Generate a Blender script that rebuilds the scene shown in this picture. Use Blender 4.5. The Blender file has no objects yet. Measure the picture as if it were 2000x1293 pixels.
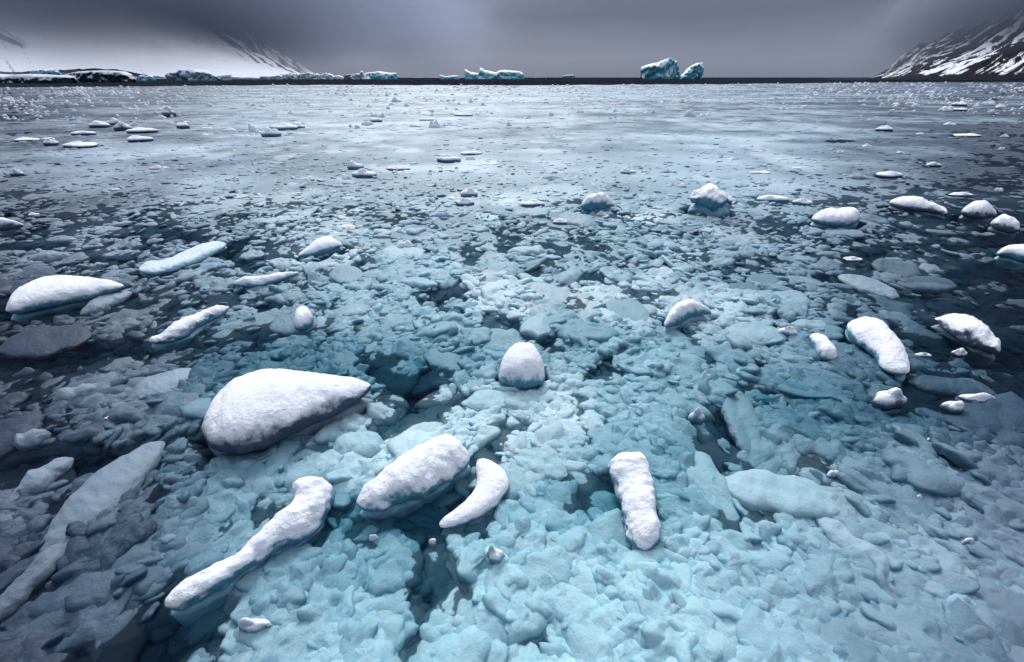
import bpy, math, random
import numpy as np
from mathutils import Vector

# ------------------------------------------------------------------ camera, world, sun, exposure
H = 3.0                       # eye height above the water, m
F = 889.0                     # focal length in photo pixels (16 mm on 36 mm)
HORIZON = 151.0
TH = math.atan((646.5 - HORIZON) / F)
ST, CT = math.sin(TH), math.cos(TH)
scene = bpy.context.scene
COL = scene.collection
cam_d = bpy.data.cameras.new('camera'); cam = bpy.data.objects.new('camera', cam_d); COL.objects.link(cam)
cam_d.sensor_width = 36.0; cam_d.lens = F / 2000 * 36.0
cam_d.clip_start = 0.05; cam_d.clip_end = 60000
cam.location = (0, 0, H); cam.rotation_euler = (math.pi / 2 - TH, 0, 0)
scene.camera = cam

SUN_EL, SUN_AZ = 40.0, -8.0   # azimuth clockwise from straight ahead (+Y)
w = bpy.data.worlds.new("World"); scene.world = w; w.use_nodes = True
nt = w.node_tree; N = nt.nodes; L = nt.links
for n in list(N): N.remove(n)
def nd(tree, t, **k):
    n = tree.nodes.new(t)
    for a, b in k.items():
        if a.startswith('i_'): n.inputs[a[2:].replace('_', ' ')].default_value = b
        else: setattr(n, a, b)
    return n
out = nd(nt, 'ShaderNodeOutputWorld')
sky = nd(nt, 'ShaderNodeTexSky', sky_type='NISHITA', sun_disc=False)
sky.sun_elevation = math.radians(SUN_EL); sky.sun_rotation = math.radians(SUN_AZ)
bg1 = nd(nt, 'ShaderNodeBackground'); bg1.inputs['Strength'].default_value = 0.05
L.new(sky.outputs[0], bg1.inputs['Color'])
tc = nd(nt, 'ShaderNodeTexCoord'); sx = nd(nt, 'ShaderNodeSeparateXYZ'); L.new(tc.outputs['Generated'], sx.inputs[0])
mp = nd(nt, 'ShaderNodeMapping'); mp.inputs['Scale'].default_value = (2.2, 2.2, 9.0); L.new(tc.outputs['Generated'], mp.inputs[0])
nz = nd(nt, 'ShaderNodeTexNoise'); nz.inputs['Scale'].default_value = 1.1; nz.inputs['Detail'].default_value = 5; nz.inputs['Roughness'].default_value = 0.5
L.new(mp.outputs[0], nz.inputs['Vector'])
ma = nd(nt, 'ShaderNodeMath', operation='MULTIPLY_ADD'); ma.inputs[1].default_value = 0.12; ma.inputs[2].default_value = -0.06
L.new(nz.outputs['Fac'], ma.inputs[0])
ad = nd(nt, 'ShaderNodeMath', operation='ADD'); L.new(sx.outputs['Z'], ad.inputs[0]); L.new(ma.outputs[0], ad.inputs[1])
cr = nd(nt, 'ShaderNodeValToRGB'); yz = nd(nt, 'ShaderNodeMath', operation='MULTIPLY'); L.new(sx.outputs['Y'], yz.inputs[0]); L.new(sx.outputs['Z'], yz.inputs[1])
yl = nd(nt, 'ShaderNodeMath', operation='MULTIPLY_ADD'); yl.inputs[1].default_value = 0.75; L.new(yz.outputs[0], yl.inputs[0]); L.new(ad.outputs[0], yl.inputs[2])
L.new(yl.outputs[0], cr.inputs[0])
e = cr.color_ramp.elements
e[0].position = 0.0; e[0].color = (0.150, 0.176, 0.25, 1)
e[1].position = 1.0; e[1].color = (1.1, 1.16, 1.32, 1)
for p, c in ((0.05, (0.175, 0.198, 0.28)), (0.09, (0.155, 0.175, 0.25)), (0.16, (0.105, 0.120, 0.185)), (0.24, (0.12, 0.135, 0.20)), (0.45, (0.28, 0.31, 0.40)), (0.75, (0.66, 0.72, 0.86))):
    q = e.new(p); q.color = (*c, 1)
bg2 = nd(nt, 'ShaderNodeBackground'); bg2.inputs['Strength'].default_value = 1.0
L.new(cr.outputs[0], bg2.inputs['Color'])
mx = nd(nt, 'ShaderNodeMixShader'); mx.inputs[0].default_value = 0.94
L.new(bg1.outputs[0], mx.inputs[1]); L.new(bg2.outputs[0], mx.inputs[2]); L.new(mx.outputs[0], out.inputs[0])

sd = bpy.data.lights.new('sun', 'SUN'); sun = bpy.data.objects.new('sun', sd); COL.objects.link(sun)
sd.energy = 2.0; sd.angle = math.radians(20); sd.color = (1.0, 0.985, 0.97)
a = math.radians(SUN_AZ); el = math.radians(SUN_EL)
sdir = Vector((math.sin(a) * math.cos(el), math.cos(a) * math.cos(el), math.sin(el)))
sun.rotation_euler = sdir.to_track_quat('Z', 'Y').to_euler()
sun.location = (0, 0, 60)
scene.view_settings.view_transform = 'Standard'; scene.view_settings.look = 'None'
scene.view_settings.exposure = 0.36; scene.view_settings.gamma = 1.0; scene.view_settings.use_curve_mapping = False
scene.render.engine = 'CYCLES'
cy = scene.cycles
cy.max_bounces = 8; cy.diffuse_bounces = 3; cy.glossy_bounces = 2; cy.transmission_bounces = 4
cy.transparent_max_bounces = 16; cy.volume_bounces = 2
cy.caustics_reflective = False; cy.caustics_refractive = False

# ------------------------------------------------------------------ pixel -> world
def ray(u, v):
    x = (np.asarray(u, float) - 1000) / F; y = -(np.asarray(v, float) - 646.5) / F
    return x, CT + y * ST, -ST + y * CT
def ground(u, v, z=0.0):
    dx, dy, dz = ray(u, v); t = (H - z) / np.maximum(-dz, 1e-6)
    return dx * t, dy * t
def at(u, v, Y):
    dx, dy, dz = ray(u, v); t = Y / dy
    return dx * t, Y, H + dz * t
def to_px(X, Y, Z=0.0):
    z = Z - H; fw = Y * CT - z * ST; up = Y * ST + z * CT
    return 1000 + F * X / fw, 646.5 - F * up / fw
def px_scale(v):              # metres per photo pixel at a ground point on row v
    dx, dy, dz = ray(1000, v)
    return (H / -dz) / F

# ------------------------------------------------------------------ numpy noise
def h2(i, j, s):
    i = np.asarray(i).astype(np.int64); j = np.asarray(j).astype(np.int64)
    n = (i * 374761393 + j * 668265263 + int(s) * 2147483647 * 31 + 1013904223 * int(s + 7)) & 0xFFFFFFFF
    n = ((n ^ (n >> 13)) * 1274126177) & 0xFFFFFFFF
    n = ((n ^ (n >> 16)) * 2246822519) & 0xFFFFFFFF
    n = n ^ (n >> 15)
    return (n & 0xFFFFFF) / float(0xFFFFFF)
def vn2(x, y, s=0):
    i = np.floor(x); j = np.floor(y); fx = x - i; fy = y - j
    fx = fx * fx * (3 - 2 * fx); fy = fy * fy * (3 - 2 * fy)
    return ((h2(i, j, s) * (1 - fx) + h2(i + 1, j, s) * fx) * (1 - fy) + (h2(i, j + 1, s) * (1 - fx) + h2(i + 1, j + 1, s) * fx) * fy)
def fbm2(x, y, s=0, o=4):
    r = 0; a = 0.5; t = 0
    for k in range(o):
        r = r + a * vn2(x, y, s + k); t += a; a *= 0.5; x = x * 2.03 + 17.1; y = y * 2.03 - 9.7
    return r / t
def vn3(x, y, z, s=0):
    k = np.floor(z); fz = z - k; fz = fz * fz * (3 - 2 * fz)
    i = np.floor(x); j = np.floor(y); fx = x - i; fy = y - j
    fx = fx * fx * (3 - 2 * fx); fy = fy * fy * (3 - 2 * fy)
    def pl(kk):
        o = kk.astype(np.int64) * 7919
        return ((h2(i + o, j - o, s) * (1 - fx) + h2(i + 1 + o, j - o, s) * fx) * (1 - fy) + (h2(i + o, j + 1 - o, s) * (1 - fx) + h2(i + 1 + o, j + 1 - o, s) * fx) * fy)
    return pl(k) * (1 - fz) + pl(k + 1) * fz
def fbm3(x, y, z, s=0, o=3):
    r = 0; a = 0.5; t = 0
    for k in range(o):
        r = r + a * vn3(x, y, z, s + k); t += a; a *= 0.5; x = x * 2.03 + 7.1; y = y * 2.03 - 9.7; z = z * 2.03 + 3.3
    return r / t
def sstep(a, b, x):
    t = np.clip((x - a) / (b - a), 0, 1); return t * t * (3 - 2 * t)

# ------------------------------------------------------------------ mesh helpers
def mesh_np(name, verts, quads, cols=None, smooth=True, mat=None, tris=None):
    me = bpy.data.meshes.new(name)
    verts = np.ascontiguousarray(verts, dtype=np.float32)
    quads = np.ascontiguousarray(quads, dtype=np.int32).reshape(-1, 4)
    me.vertices.add(len(verts)); me.vertices.foreach_set('co', verts.ravel())
    nq = len(quads); ntr = 0 if tris is None else len(tris)
    loops = quads.ravel() if ntr == 0 else np.concatenate([quads.ravel(), np.asarray(tris, np.int32).ravel()])
    me.loops.add(len(loops)); me.loops.foreach_set('vertex_index', loops.astype(np.int32))
    me.polygons.add(nq + ntr)
    st = np.concatenate([np.arange(nq) * 4, nq * 4 + np.arange(ntr) * 3]).astype(np.int32)
    me.polygons.foreach_set('loop_start', st)
    me.update(calc_edges=True)
    if smooth: me.polygons.foreach_set('use_smooth', np.ones(nq + ntr, dtype=bool))
    if cols is not None:
        at_ = me.color_attributes.new('Col', 'FLOAT_COLOR', 'POINT')
        c4 = np.ones((len(verts), 4), np.float32); c4[:, :cols.shape[1]] = cols
        at_.data.foreach_set('color', c4.ravel())
    if mat: me.materials.append(mat)
    return me
def link(name, me, parent=None, loc=None):
    o = bpy.data.objects.new(name, me); COL.objects.link(o)
    if parent: o.parent = parent
    if loc is not None: o.location = loc
    return o
def grid_quads(n, m, wrap=False, off=0):      # n rows, m columns
    i = np.arange(n - 1)[:, None]; j = np.arange(m if wrap else m - 1)[None, :]
    j2 = (j + 1) % m
    return (np.stack([i * m + j, i * m + j2, (i + 1) * m + j2, (i + 1) * m + j], -1).reshape(-1, 4) + off)
def tag(o, label=None, cat=None, group=None, kind=None):
    if label: o['label'] = label
    if cat: o['category'] = cat
    if group: o['group'] = group
    if kind: o['kind'] = kind
    return o

# ------------------------------------------------------------------ materials
def mat_new(name):
    m = bpy.data.materials.new(name); m.use_nodes = True
    t = m.node_tree
    for n in list(t.nodes): t.nodes.remove(n)
    o = nd(t, 'ShaderNodeOutputMaterial'); return m, t, o
def bump(t, scale, dist, strength=1.0, detail=3, coord='Object', rough=0.6):
    c = nd(t, 'ShaderNodeTexCoord'); n = nd(t, 'ShaderNodeTexNoise')
    n.inputs['Scale'].default_value = scale; n.inputs['Detail'].default_value = detail; n.inputs['Roughness'].default_value = rough
    t.links.new(c.outputs[coord], n.inputs['Vector'])
    b = nd(t, 'ShaderNodeBump'); b.inputs['Distance'].default_value = dist; b.inputs['Strength'].default_value = strength
    t.links.new(n.outputs['Fac'], b.inputs['Height'])
    return b, n, c
def snow_material(name='snow', ice=None, lo=.10, hi=.45):
    m, t, o = mat_new(name)
    p = nd(t, 'ShaderNodeBsdfPrincipled'); snow = (0.88, 0.90, 0.945, 1)
    p.inputs['Base Color'].default_value = snow; p.inputs['Roughness'].default_value = 0.85
    p.inputs['Specular IOR Level'].default_value = 0.15
    b, n, c = bump(t, 26, 0.024, .9, 6)
    b2, n2, _ = bump(t, 110, 0.006, 0.9, 2)
    t.links.new(b.outputs[0], b2.inputs['Normal']); t.links.new(b2.outputs[0], p.inputs['Normal'])
    if ice:      # snow lies on the flatter top, darker grainy ice on the steep sides also paints in their shade
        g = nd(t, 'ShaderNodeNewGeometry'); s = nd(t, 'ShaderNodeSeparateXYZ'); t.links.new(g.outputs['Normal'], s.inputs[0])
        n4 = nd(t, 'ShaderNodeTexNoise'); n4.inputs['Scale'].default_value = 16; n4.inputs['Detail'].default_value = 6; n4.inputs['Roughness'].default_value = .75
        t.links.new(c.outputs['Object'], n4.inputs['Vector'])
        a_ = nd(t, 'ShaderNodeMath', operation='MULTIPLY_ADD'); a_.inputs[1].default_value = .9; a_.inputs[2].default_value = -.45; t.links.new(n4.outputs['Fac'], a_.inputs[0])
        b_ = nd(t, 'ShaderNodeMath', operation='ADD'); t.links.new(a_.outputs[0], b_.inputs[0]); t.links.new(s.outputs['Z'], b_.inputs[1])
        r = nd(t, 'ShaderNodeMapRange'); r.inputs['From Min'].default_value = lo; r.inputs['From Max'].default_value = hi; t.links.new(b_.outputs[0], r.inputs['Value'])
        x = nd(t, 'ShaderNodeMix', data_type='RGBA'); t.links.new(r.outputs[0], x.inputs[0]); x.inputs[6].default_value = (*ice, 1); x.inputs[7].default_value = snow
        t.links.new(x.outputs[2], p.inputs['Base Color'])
    t.links.new(p.outputs[0], o.inputs[0]); return m
def ice_material(name, c1, c2, rough=0.45, sc=3.0, bd=0.01):
    m, t, o = mat_new(name)
    p = nd(t, 'ShaderNodeBsdfPrincipled'); p.inputs['Roughness'].default_value = rough
    p.inputs['Specular IOR Level'].default_value = 0.3
    b, n, c = bump(t, sc * 3, bd, 0.8, 4)
    r = nd(t, 'ShaderNodeValToRGB'); r.color_ramp.elements[0].color = (*c1, 1); r.color_ramp.elements[1].color = (*c2, 1)
    r.color_ramp.elements[0].position = 0.32; r.color_ramp.elements[1].position = 0.68
    n3 = nd(t, 'ShaderNodeTexNoise'); n3.inputs['Scale'].default_value = sc; n3.inputs['Detail'].default_value = 4
    t.links.new(c.outputs['Object'], n3.inputs['Vector']); t.links.new(n3.outputs['Fac'], r.inputs[0])
    t.links.new(r.outputs[0], p.inputs['Base Color']); t.links.new(b.outputs[0], p.inputs['Normal'])
    t.links.new(p.outputs[0], o.inputs[0]); return m
def attr_material(name, rough=0.6, spec=0.2, bs=30, bd=0.006, bst=0.8, sss=0.0):
    m, t, o = mat_new(name)
    p = nd(t, 'ShaderNodeBsdfPrincipled'); p.inputs['Roughness'].default_value = rough; p.inputs['Specular IOR Level'].default_value = spec
    a_ = nd(t, 'ShaderNodeAttribute', attribute_name='Col')
    b, n, c = bump(t, bs, bd, bst, 4)
    if sss:
        p.subsurface_method = 'BURLEY'; p.inputs['Subsurface Weight'].default_value = sss; p.inputs['Subsurface Radius'].default_value = (.25, .8, 1.0); p.inputs['Subsurface Scale'].default_value = .05
    t.links.new(a_.outputs['Color'], p.inputs['Base Color']); t.links.new(b.outputs[0], p.inputs['Normal'])
    t.links.new(p.outputs[0], o.inputs[0]); return m
M_SNOW = snow_material()
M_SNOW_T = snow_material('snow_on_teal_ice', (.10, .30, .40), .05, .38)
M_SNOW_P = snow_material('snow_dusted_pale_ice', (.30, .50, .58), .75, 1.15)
M_SNOW_D = snow_material('snow_on_shaded_ice', (.07, .10, .16), .20, .68)  # largest mound: shade of its lower near side put into the ice colour
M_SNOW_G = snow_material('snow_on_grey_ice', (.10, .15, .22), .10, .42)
M_ICE = ice_material('teal_ice', (0.16, 0.42, 0.52), (0.42, 0.66, 0.74))
M_DARKICE = ice_material('grey_ice', (0.10, 0.15, 0.21), (0.30, 0.38, 0.46))
M_PALE = ice_material('pale_ice', (0.36, 0.54, 0.62), (0.60, 0.72, 0.78), 0.6, 4.0, .02)
M_GREY = ice_material('frosted_grey_ice', (0.15, 0.22, 0.31), (0.30, 0.39, 0.49), 0.6, 3.0, .02)
M_SLUSH = attr_material('slush', 0.55, 0.22, 28, 0.014, 0.8, .5)

def water_material():
    m, t, o = mat_new('sea_water')
    fr = nd(t, 'ShaderNodeFresnel'); fr.inputs['IOR'].default_value = 1.33
    c = nd(t, 'ShaderNodeTexCoord'); mpp = nd(t, 'ShaderNodeMapping'); mpp.inputs['Scale'].default_value = (0.35, 1.0, 1.0)
    n = nd(t, 'ShaderNodeTexNoise'); n.inputs['Scale'].default_value = 0.6; n.inputs['Detail'].default_value = 6; n.inputs['Roughness'].default_value = 0.65
    t.links.new(c.outputs['Object'], mpp.inputs[0]); t.links.new(mpp.outputs[0], n.inputs['Vector'])
    b = nd(t, 'ShaderNodeBump'); b.inputs['Distance'].default_value = 0.35; b.inputs['Strength'].default_value = 0.5
    t.links.new(n.outputs['Fac'], b.inputs['Height'])
    mu = nd(t, 'ShaderNodeMath', operation='MULTIPLY'); mu.inputs[1].default_value = 0.9; t.links.new(fr.outputs[0], mu.inputs[0])
    tr = nd(t, 'ShaderNodeBsdfTransparent'); gl = nd(t, 'ShaderNodeBsdfGlossy'); gl.inputs['Roughness'].default_value = 0.3; gl.inputs['Color'].default_value = (.62, .72, 1.0, 1)
    t.links.new(b.outputs[0], gl.inputs['Normal'])
    mi = nd(t, 'ShaderNodeMixShader'); t.links.new(mu.outputs[0], mi.inputs[0]); t.links.new(tr.outputs[0], mi.inputs[1]); t.links.new(gl.outputs[0], mi.inputs[2])
    t.links.new(mi.outputs[0], o.inputs['Surface'])
    va = nd(t, 'ShaderNodeVolumeAbsorption'); va.inputs['Color'].default_value = (0.0, 0.62, 0.74, 1); va.inputs['Density'].default_value = 5.0
    t.links.new(va.outputs[0], o.inputs['Volume'])
    return m
# ------------------------------------------------------------------ water
X0, X1, Y0, Y1, ZB = -30000, 30000, -40, 45000, -14.0
v8 = [(x, y, z) for z in (ZB, 0) for (x, y) in ((X0, Y0), (X1, Y0), (X1, Y1), (X0, Y1))]
wm = mesh_np('water', np.array(v8), np.array([(3, 2, 1, 0), (4, 5, 6, 7), (0, 1, 5, 4), (1, 2, 6, 5), (2, 3, 7, 6), (3, 0, 4, 7)]), smooth=False, mat=water_material())
water = tag(link('water', wm), 'dark open sea water around and between the drifting ice', None, None, 'structure')
sbm, t_, o_ = mat_new('seabed'); p_ = nd(t_, 'ShaderNodeBsdfDiffuse'); p_.inputs['Color'].default_value = (0.02, 0.03, 0.04, 1); t_.links.new(p_.outputs[0], o_.inputs[0])
sb = mesh_np('seabed', np.array([(X0, Y0, ZB - .5), (X1, Y0, ZB - .5), (X1, Y1, ZB - .5), (X0, Y1, ZB - .5)]), np.array([(0, 1, 2, 3)]), smooth=False, mat=sbm)
tag(link('seabed', sb), 'dark sea bed under the water', None, None, 'structure')

# ------------------------------------------------------------------ chunk shapes
def interp_ladder(st, n):
    st = np.array(st, float); k = len(st)
    d = np.r_[0, np.cumsum(np.hypot(*((st[1:, :2] + st[1:, 2:4]) / 2 - (st[:-1, :2] + st[:-1, 2:4]) / 2).T))]
    s = np.linspace(0, d[-1], n)
    o = np.zeros((n, st.shape[1]))
    for c in range(st.shape[1]):         # Catmull-Rom on non-uniform knots via finite-difference tangents
        y = st[:, c]; m = np.gradient(y, d)
        idx = np.clip(np.searchsorted(d, s) - 1, 0, k - 2); h = d[idx + 1] - d[idx]; t = (s - d[idx]) / h
        o[:, c] = (2 * t**3 - 3 * t**2 + 1) * y[idx] + (t**3 - 2 * t**2 + t) * h * m[idx] + (-2 * t**3 + 3 * t**2) * y[idx + 1] + (t**3 - t**2) * h * m[idx + 1]
    return o
def sweep(st, zbase, top, bot, n=64, m=36, pw=2.2, noise=0.0, nscale=6.0, seed=1, widen=1.0, rim=0.0, flare=0.0):
    """st: world rows (lx, ly, rx, ry); a closed rounded body along the ladder, top above and bot below zbase."""
    q = interp_ladder(st, n)
    L_, R_ = q[:, :2], q[:, 2:4]; C = (L_ + R_) / 2; W = (R_ - L_) / 2 * widen
    ax = C[-1] - C[0]
    s = np.linspace(-1, 1, n)
    wmax = np.hypot(*W.T).max()
    endf = np.clip(1 - np.abs(s)**6, 0, 1)**0.5; endf[0] = endf[-1] = 0.02
    ww = np.hypot(*W.T) / wmax
    endw = np.clip(1 - np.abs(s)**16, 0, 1)**0.5; endw[0] = endw[-1] = 0.03
    tz = top * np.clip(ww, 0.15, 1)**0.7 * endf
    bz = bot * np.clip(ww, 0.25, 1)**0.6 * endf
    ph = np.arange(m) / m * 2 * np.pi
    cx, sz = np.cos(ph), np.sin(ph)
    ex = 2.0 / pw
    cxx = np.sign(cx) * np.abs(cx)**ex; szz = np.sign(sz) * np.abs(sz)**ex
    P = np.zeros((n, m, 3))
    fl = 1 + flare * np.clip(-szz, 0, 1)
    P[:, :, 0] = C[:, None, 0] + W[:, None, 0] * cxx[None] * fl * endw[:, None]
    P[:, :, 1] = C[:, None, 1] + W[:, None, 1] * cxx[None] * fl * endw[:, None]
    zt = np.where(szz > 0, szz * (1 - rim * (1 - np.abs(cxx))), 0)
    P[:, :, 2] = zbase + tz[:, None] * zt[None] + bz[:, None] * np.minimum(szz, 0)[None]
    if noise:
        Cn = np.zeros((n, 1, 3)); Cn[:, 0, :2] = C; Cn[:, 0, 2] = zbase
        D = P - Cn; D /= np.maximum(np.linalg.norm(D, axis=2, keepdims=True), 1e-4)
        f = fbm3(P[..., 0] * nscale + seed * 3.1, P[..., 1] * nscale, P[..., 2] * nscale, seed, 4) - 0.5
        f = f + .55 * (fbm3(P[..., 0] * nscale * 4, P[..., 1] * nscale * 4, P[..., 2] * nscale * 4 + seed, seed + 3, 3) - 0.5)
        P = P + D * (f * 2.2 * noise * np.minimum(1, np.maximum(endf, 0.15))[:, None])[..., None]
    V = P.reshape(-1, 3)
    Q = grid_quads(n, m, True)
    c0 = V[:m].mean(0); c1 = V[-m:].mean(0)
    V = np.vstack([V, c0, c1]); i0 = n * m
    T = [(i0, (j + 1) % m, j) for j in range(m)] + [(i0 + 1, (n - 1) * m + j, (n - 1) * m + (j + 1) % m) for j in range(m)]
    return V, Q, np.array(T)
def orient(V, Q, T):
    # make sure faces point outward (test signed volume on quads)
    v = V[Q]; vol = (np.einsum('ij,ij->i', v[:, 0], np.cross(v[:, 1], v[:, 2])) + np.einsum('ij,ij->i', v[:, 0], np.cross(v[:, 2], v[:, 3]))).sum()
    if vol < 0: Q = Q[:, ::-1]; T = T[:, ::-1]
    return V, Q, T
def add_body(name, data, org, mat, parent=None):
    V, Q, T = data; V = V - org
    V, Q, T = orient(V - V.mean(0), Q, T)[0] + V.mean(0), *orient(V - V.mean(0), Q, T)[1:]
    return link(name, mesh_np(name, V, Q, mat=mat, tris=T), parent, None if parent else Vector(org))
FOOT = []      # (cx, cy, r, depth, soft) discs that push the slush down around the big bodies
def px_ladder(rows, zf, zn):
    """rows of photo pixels (far edge u,v, near edge u,v) -> world rows, far edge taken at height zf, near at zn"""
    o = []; wm_ = max(math.hypot(r[2] - r[0], r[3] - r[1]) for r in rows); zm = (zf + zn) / 2; dz_ = (zf - zn) / 2
    for a_, b_, c_, d_ in rows:
        wd = math.hypot(c_ - a_, d_ - b_) + 1e-6; f = dz_ * (d_ - b_) / wd * min(1, wd / wm_ * 1.3)
        x, y = ground(a_, b_, zm + f); X, Y = ground(c_, d_, zm - f)
        o.append((float(x), float(y), float(X), float(Y)))
    return o
ANCH = []
def chunk(rows, h, label, cat='ice chunk', group='snow-capped ice chunks on the slush', name='ice_chunk', base_mat=None, cap_mat=None, cap_z=0.36,
          base_w=0.72, flare=0.3, pw=2.3, noise=0.03, n=64, m=36, seed=1, moat=0.25, soft=0.16, bdepth=0.45, rim=0.0, anchor=None, ns=3.0, lift=0.0):
    zc = h * cap_z; ped = cap_z <= .3
    lad = px_ladder(rows, zc + 0.5 * (h - zc), zc * 0.9)
    A = np.array(lad); org = np.array([A[:, [0, 2]].mean(), A[:, [1, 3]].mean(), 0.0])
    root = bpy.data.objects.new(name, None); COL.objects.link(root); root.location = Vector(org)
    root.empty_display_size = 0.1
    tag(root, label, cat, group)
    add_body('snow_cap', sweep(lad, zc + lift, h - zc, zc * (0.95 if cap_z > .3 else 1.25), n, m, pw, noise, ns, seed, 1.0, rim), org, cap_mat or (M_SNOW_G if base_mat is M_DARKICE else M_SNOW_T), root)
    add_body('ice_base', sweep(lad, -0.10 if ped else 0.0, 0.11 if ped else zc + lift, bdepth, n // 2, m, 2.6, noise * 0.8, 4.0, seed + 5, 1.03 if ped else base_w, 0, .1), org, base_mat or M_ICE, root)
    q = interp_ladder(lad, 14)
    for r in q:
        c = (r[:2] + r[2:4]) / 2; FOOT.append((c[0], c[1], max(0.02, np.hypot(*(r[2:4] - r[:2])) / 2 * .9), moat * .20, soft * .6))
    if anchor: ANCH.append((np.mean([r[0] + r[2] for r in rows]) / 2, np.mean([r[1] + r[3] for r in rows]) / 2, anchor))
    return root
def ell(u, v, hw, hh, ang=0, k=7, skew=0.0, wob=0.0, seed=0):
    rnd = random.Random(seed * 77 + 5); a_ = math.radians(ang); R = []
    for s in (-1, -.93, -.75, -.45, -.1, .3, .62, .85, .96, 1):
        ws = max(0.10, (1 - abs(s)**2.4))**0.55 * (1 + skew * s) * (1 + rnd.uniform(-wob, wob) * 1.6)
        cx, cy = u + hw * s * math.cos(a_), v - hw * s * math.sin(a_)
        nx, ny = -math.sin(a_), -math.cos(a_)
        if abs(ang) > 60: nx, ny = -nx, -ny
        R.append((cx + nx * hh * ws, cy + ny * hh * ws, cx - nx * hh * ws, cy - ny * hh * ws))
    return R
# ------------------------------------------------------------------ the big snow-capped chunks, traced one by one
chunk([(388,818,390,842),(408,778,402,868),(448,744,445,882),(500,724,500,874),(545,716,548,852),(600,722,602,828),(650,729,655,802),(700,735,705,770),(724,741,724,750)],
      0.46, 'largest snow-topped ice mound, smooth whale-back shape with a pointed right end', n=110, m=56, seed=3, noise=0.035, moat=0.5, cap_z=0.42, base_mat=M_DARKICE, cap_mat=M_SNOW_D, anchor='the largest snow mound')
chunk([(692,962,697,990),(720,936,732,990),(760,905,782,980),(800,878,832,960),(840,857,872,938),(882,850,905,916),(916,878,920,896)],
      0.30, 'thick loaf-shaped snow-topped chunk slanting up to the right, dark blue hollow beneath it', n=110, m=56, seed=4, noise=0.05, moat=0.5, cap_z=0.42, base_w=0.75, flare=0.2, anchor='the slanting snow loaf')
chunk([(930,894,955,893),(929,912,985,922),(931,938,994,948),(922,962,974,980),(900,985,942,1004),(874,1004,905,1021),(852,1020,868,1033)],
      0.12, 'curved white snow crescent hugging the right side of the slanting loaf', n=80, m=40, seed=5, noise=0.02, moat=0.22, base_mat=M_PALE, flare=0.3, cap_z=.25)
chunk([(588,933,618,929),(573,950,645,945),(573,985,642,988),(540,1008,600,1044),(503,1038,548,1070),(461,1070,499,1101),(416,1096,454,1138),(368,1120,406,1166),(328,1143,360,1190),(308,1160,328,1196)],
      0.26, 'long narrow snow ridge with a knobbed upper end, lying lowest at the front left', n=120, m=48, seed=6, noise=0.05, moat=0.38, cap_z=0.36, flare=0.1, anchor='the long front ridge')
chunk([(1208,889,1240,882),(1190,908,1256,898),(1200,938,1268,935),(1212,968,1278,966),(1215,1000,1285,1002),(1220,1028,1290,1030),(1230,1052,1289,1056),(1240,1068,1280,1071)],
      0.27, 'upright bean-shaped snow chunk standing alone at the front right of centre', n=100, m=48, seed=7, noise=0.055, moat=0.4, cap_z=0.4, flare=0.1, anchor='the bean-shaped snow chunk')
chunk([(972,722,975,742),(985,690,986,750),(1006,675,1006,755),(1032,673,1032,755),(1052,686,1053,750),(1066,714,1065,740)],
      0.36, 'round snow dome rising alone from pale blue slush near the picture centre', n=70, m=48, seed=8, noise=0.03, moat=0.12, flare=0.35, cap_z=0.25, base_mat=M_PALE, anchor='the round snow dome')
chunk([(6,594,8,607),(35,564,38,610),(75,546,80,602),(125,538,130,591),(175,541,182,577),(215,545,222,564),(240,549,240,556)],
      0.36, 'large snow-covered chunk at the left edge with a teal ice band and black water below', n=90, m=44, seed=9, noise=0.03, moat=0.6, cap_z=0.38, anchor='the big left-edge chunk')
chunk([(580,493,582,498),(602,481,604,497),(620,468,624,495),(642,463,644,489),(657,467,657,481),(669,472,667,478)],
      0.26, 'white shoe-shaped snow chunk left of centre with teal ice under its right side', n=60, m=32, seed=10, noise=0.03, moat=0.3, anchor='the shoe-shaped snow chunk')
chunk([(266,518,272,532),(288,508,296,536),(316,506,328,531),(355,492,358,520),(388,478,394,507),(420,470,424,492),(442,470,442,481)],
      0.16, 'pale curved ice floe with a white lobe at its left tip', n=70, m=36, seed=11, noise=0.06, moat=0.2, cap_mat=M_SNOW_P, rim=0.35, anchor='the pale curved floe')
chunk([(455,547,457,557),(478,543,482,560),(508,541,512,557),(535,536,540,549),(562,530,566,540),(584,527,584,533)],
      0.17, 'white tadpole-shaped snow chunk with a thin tail running right', n=60, m=30, seed=12, noise=0.03, moat=0.3)
chunk([(286,655,292,670),(318,646,324,668),(346,630,350,662),(370,618,378,647),(402,606,407,626),(430,597,434,611),(447,594,447,600)],
      0.22, 'ribbed snow ridge slanting across the grey slush above the largest mound', n=80, m=36, seed=13, noise=0.045, moat=0.4, anchor='the ribbed snow ridge')
chunk([(1296,624,1300,637),(1312,601,1320,634),(1340,590,1346,620),(1370,594,1374,612),(1391,602,1392,612)],
      0.30, 'arched snow cap resting on knobbly pale turquoise ice, right of centre', n=60, m=36, seed=14, noise=0.04, moat=0.15, flare=0.7, base_mat=M_PALE, anchor='the arched snow cap')
chunk([(1668,619,1650,634),(1692,619,1662,660),(1720,629,1690,678),(1746,650,1712,694),(1765,676,1720,709),(1778,702,1742,722),(1784,720,1766,729)],
      0.26, 'broad snow crescent curling round a dark pool at the right', n=90, m=44, seed=15, noise=0.045, moat=0.35, anchor='the broad snow crescent')
chunk([(1590,650,1579,655),(1608,658,1584,670),(1622,672,1596,686),(1634,688,1610,697),(1637,697,1626,701)],
      0.2, 'small snow-topped wedge on the left rim of the dark pool', n=50, m=30, seed=16, noise=0.03, moat=0.3)
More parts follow.
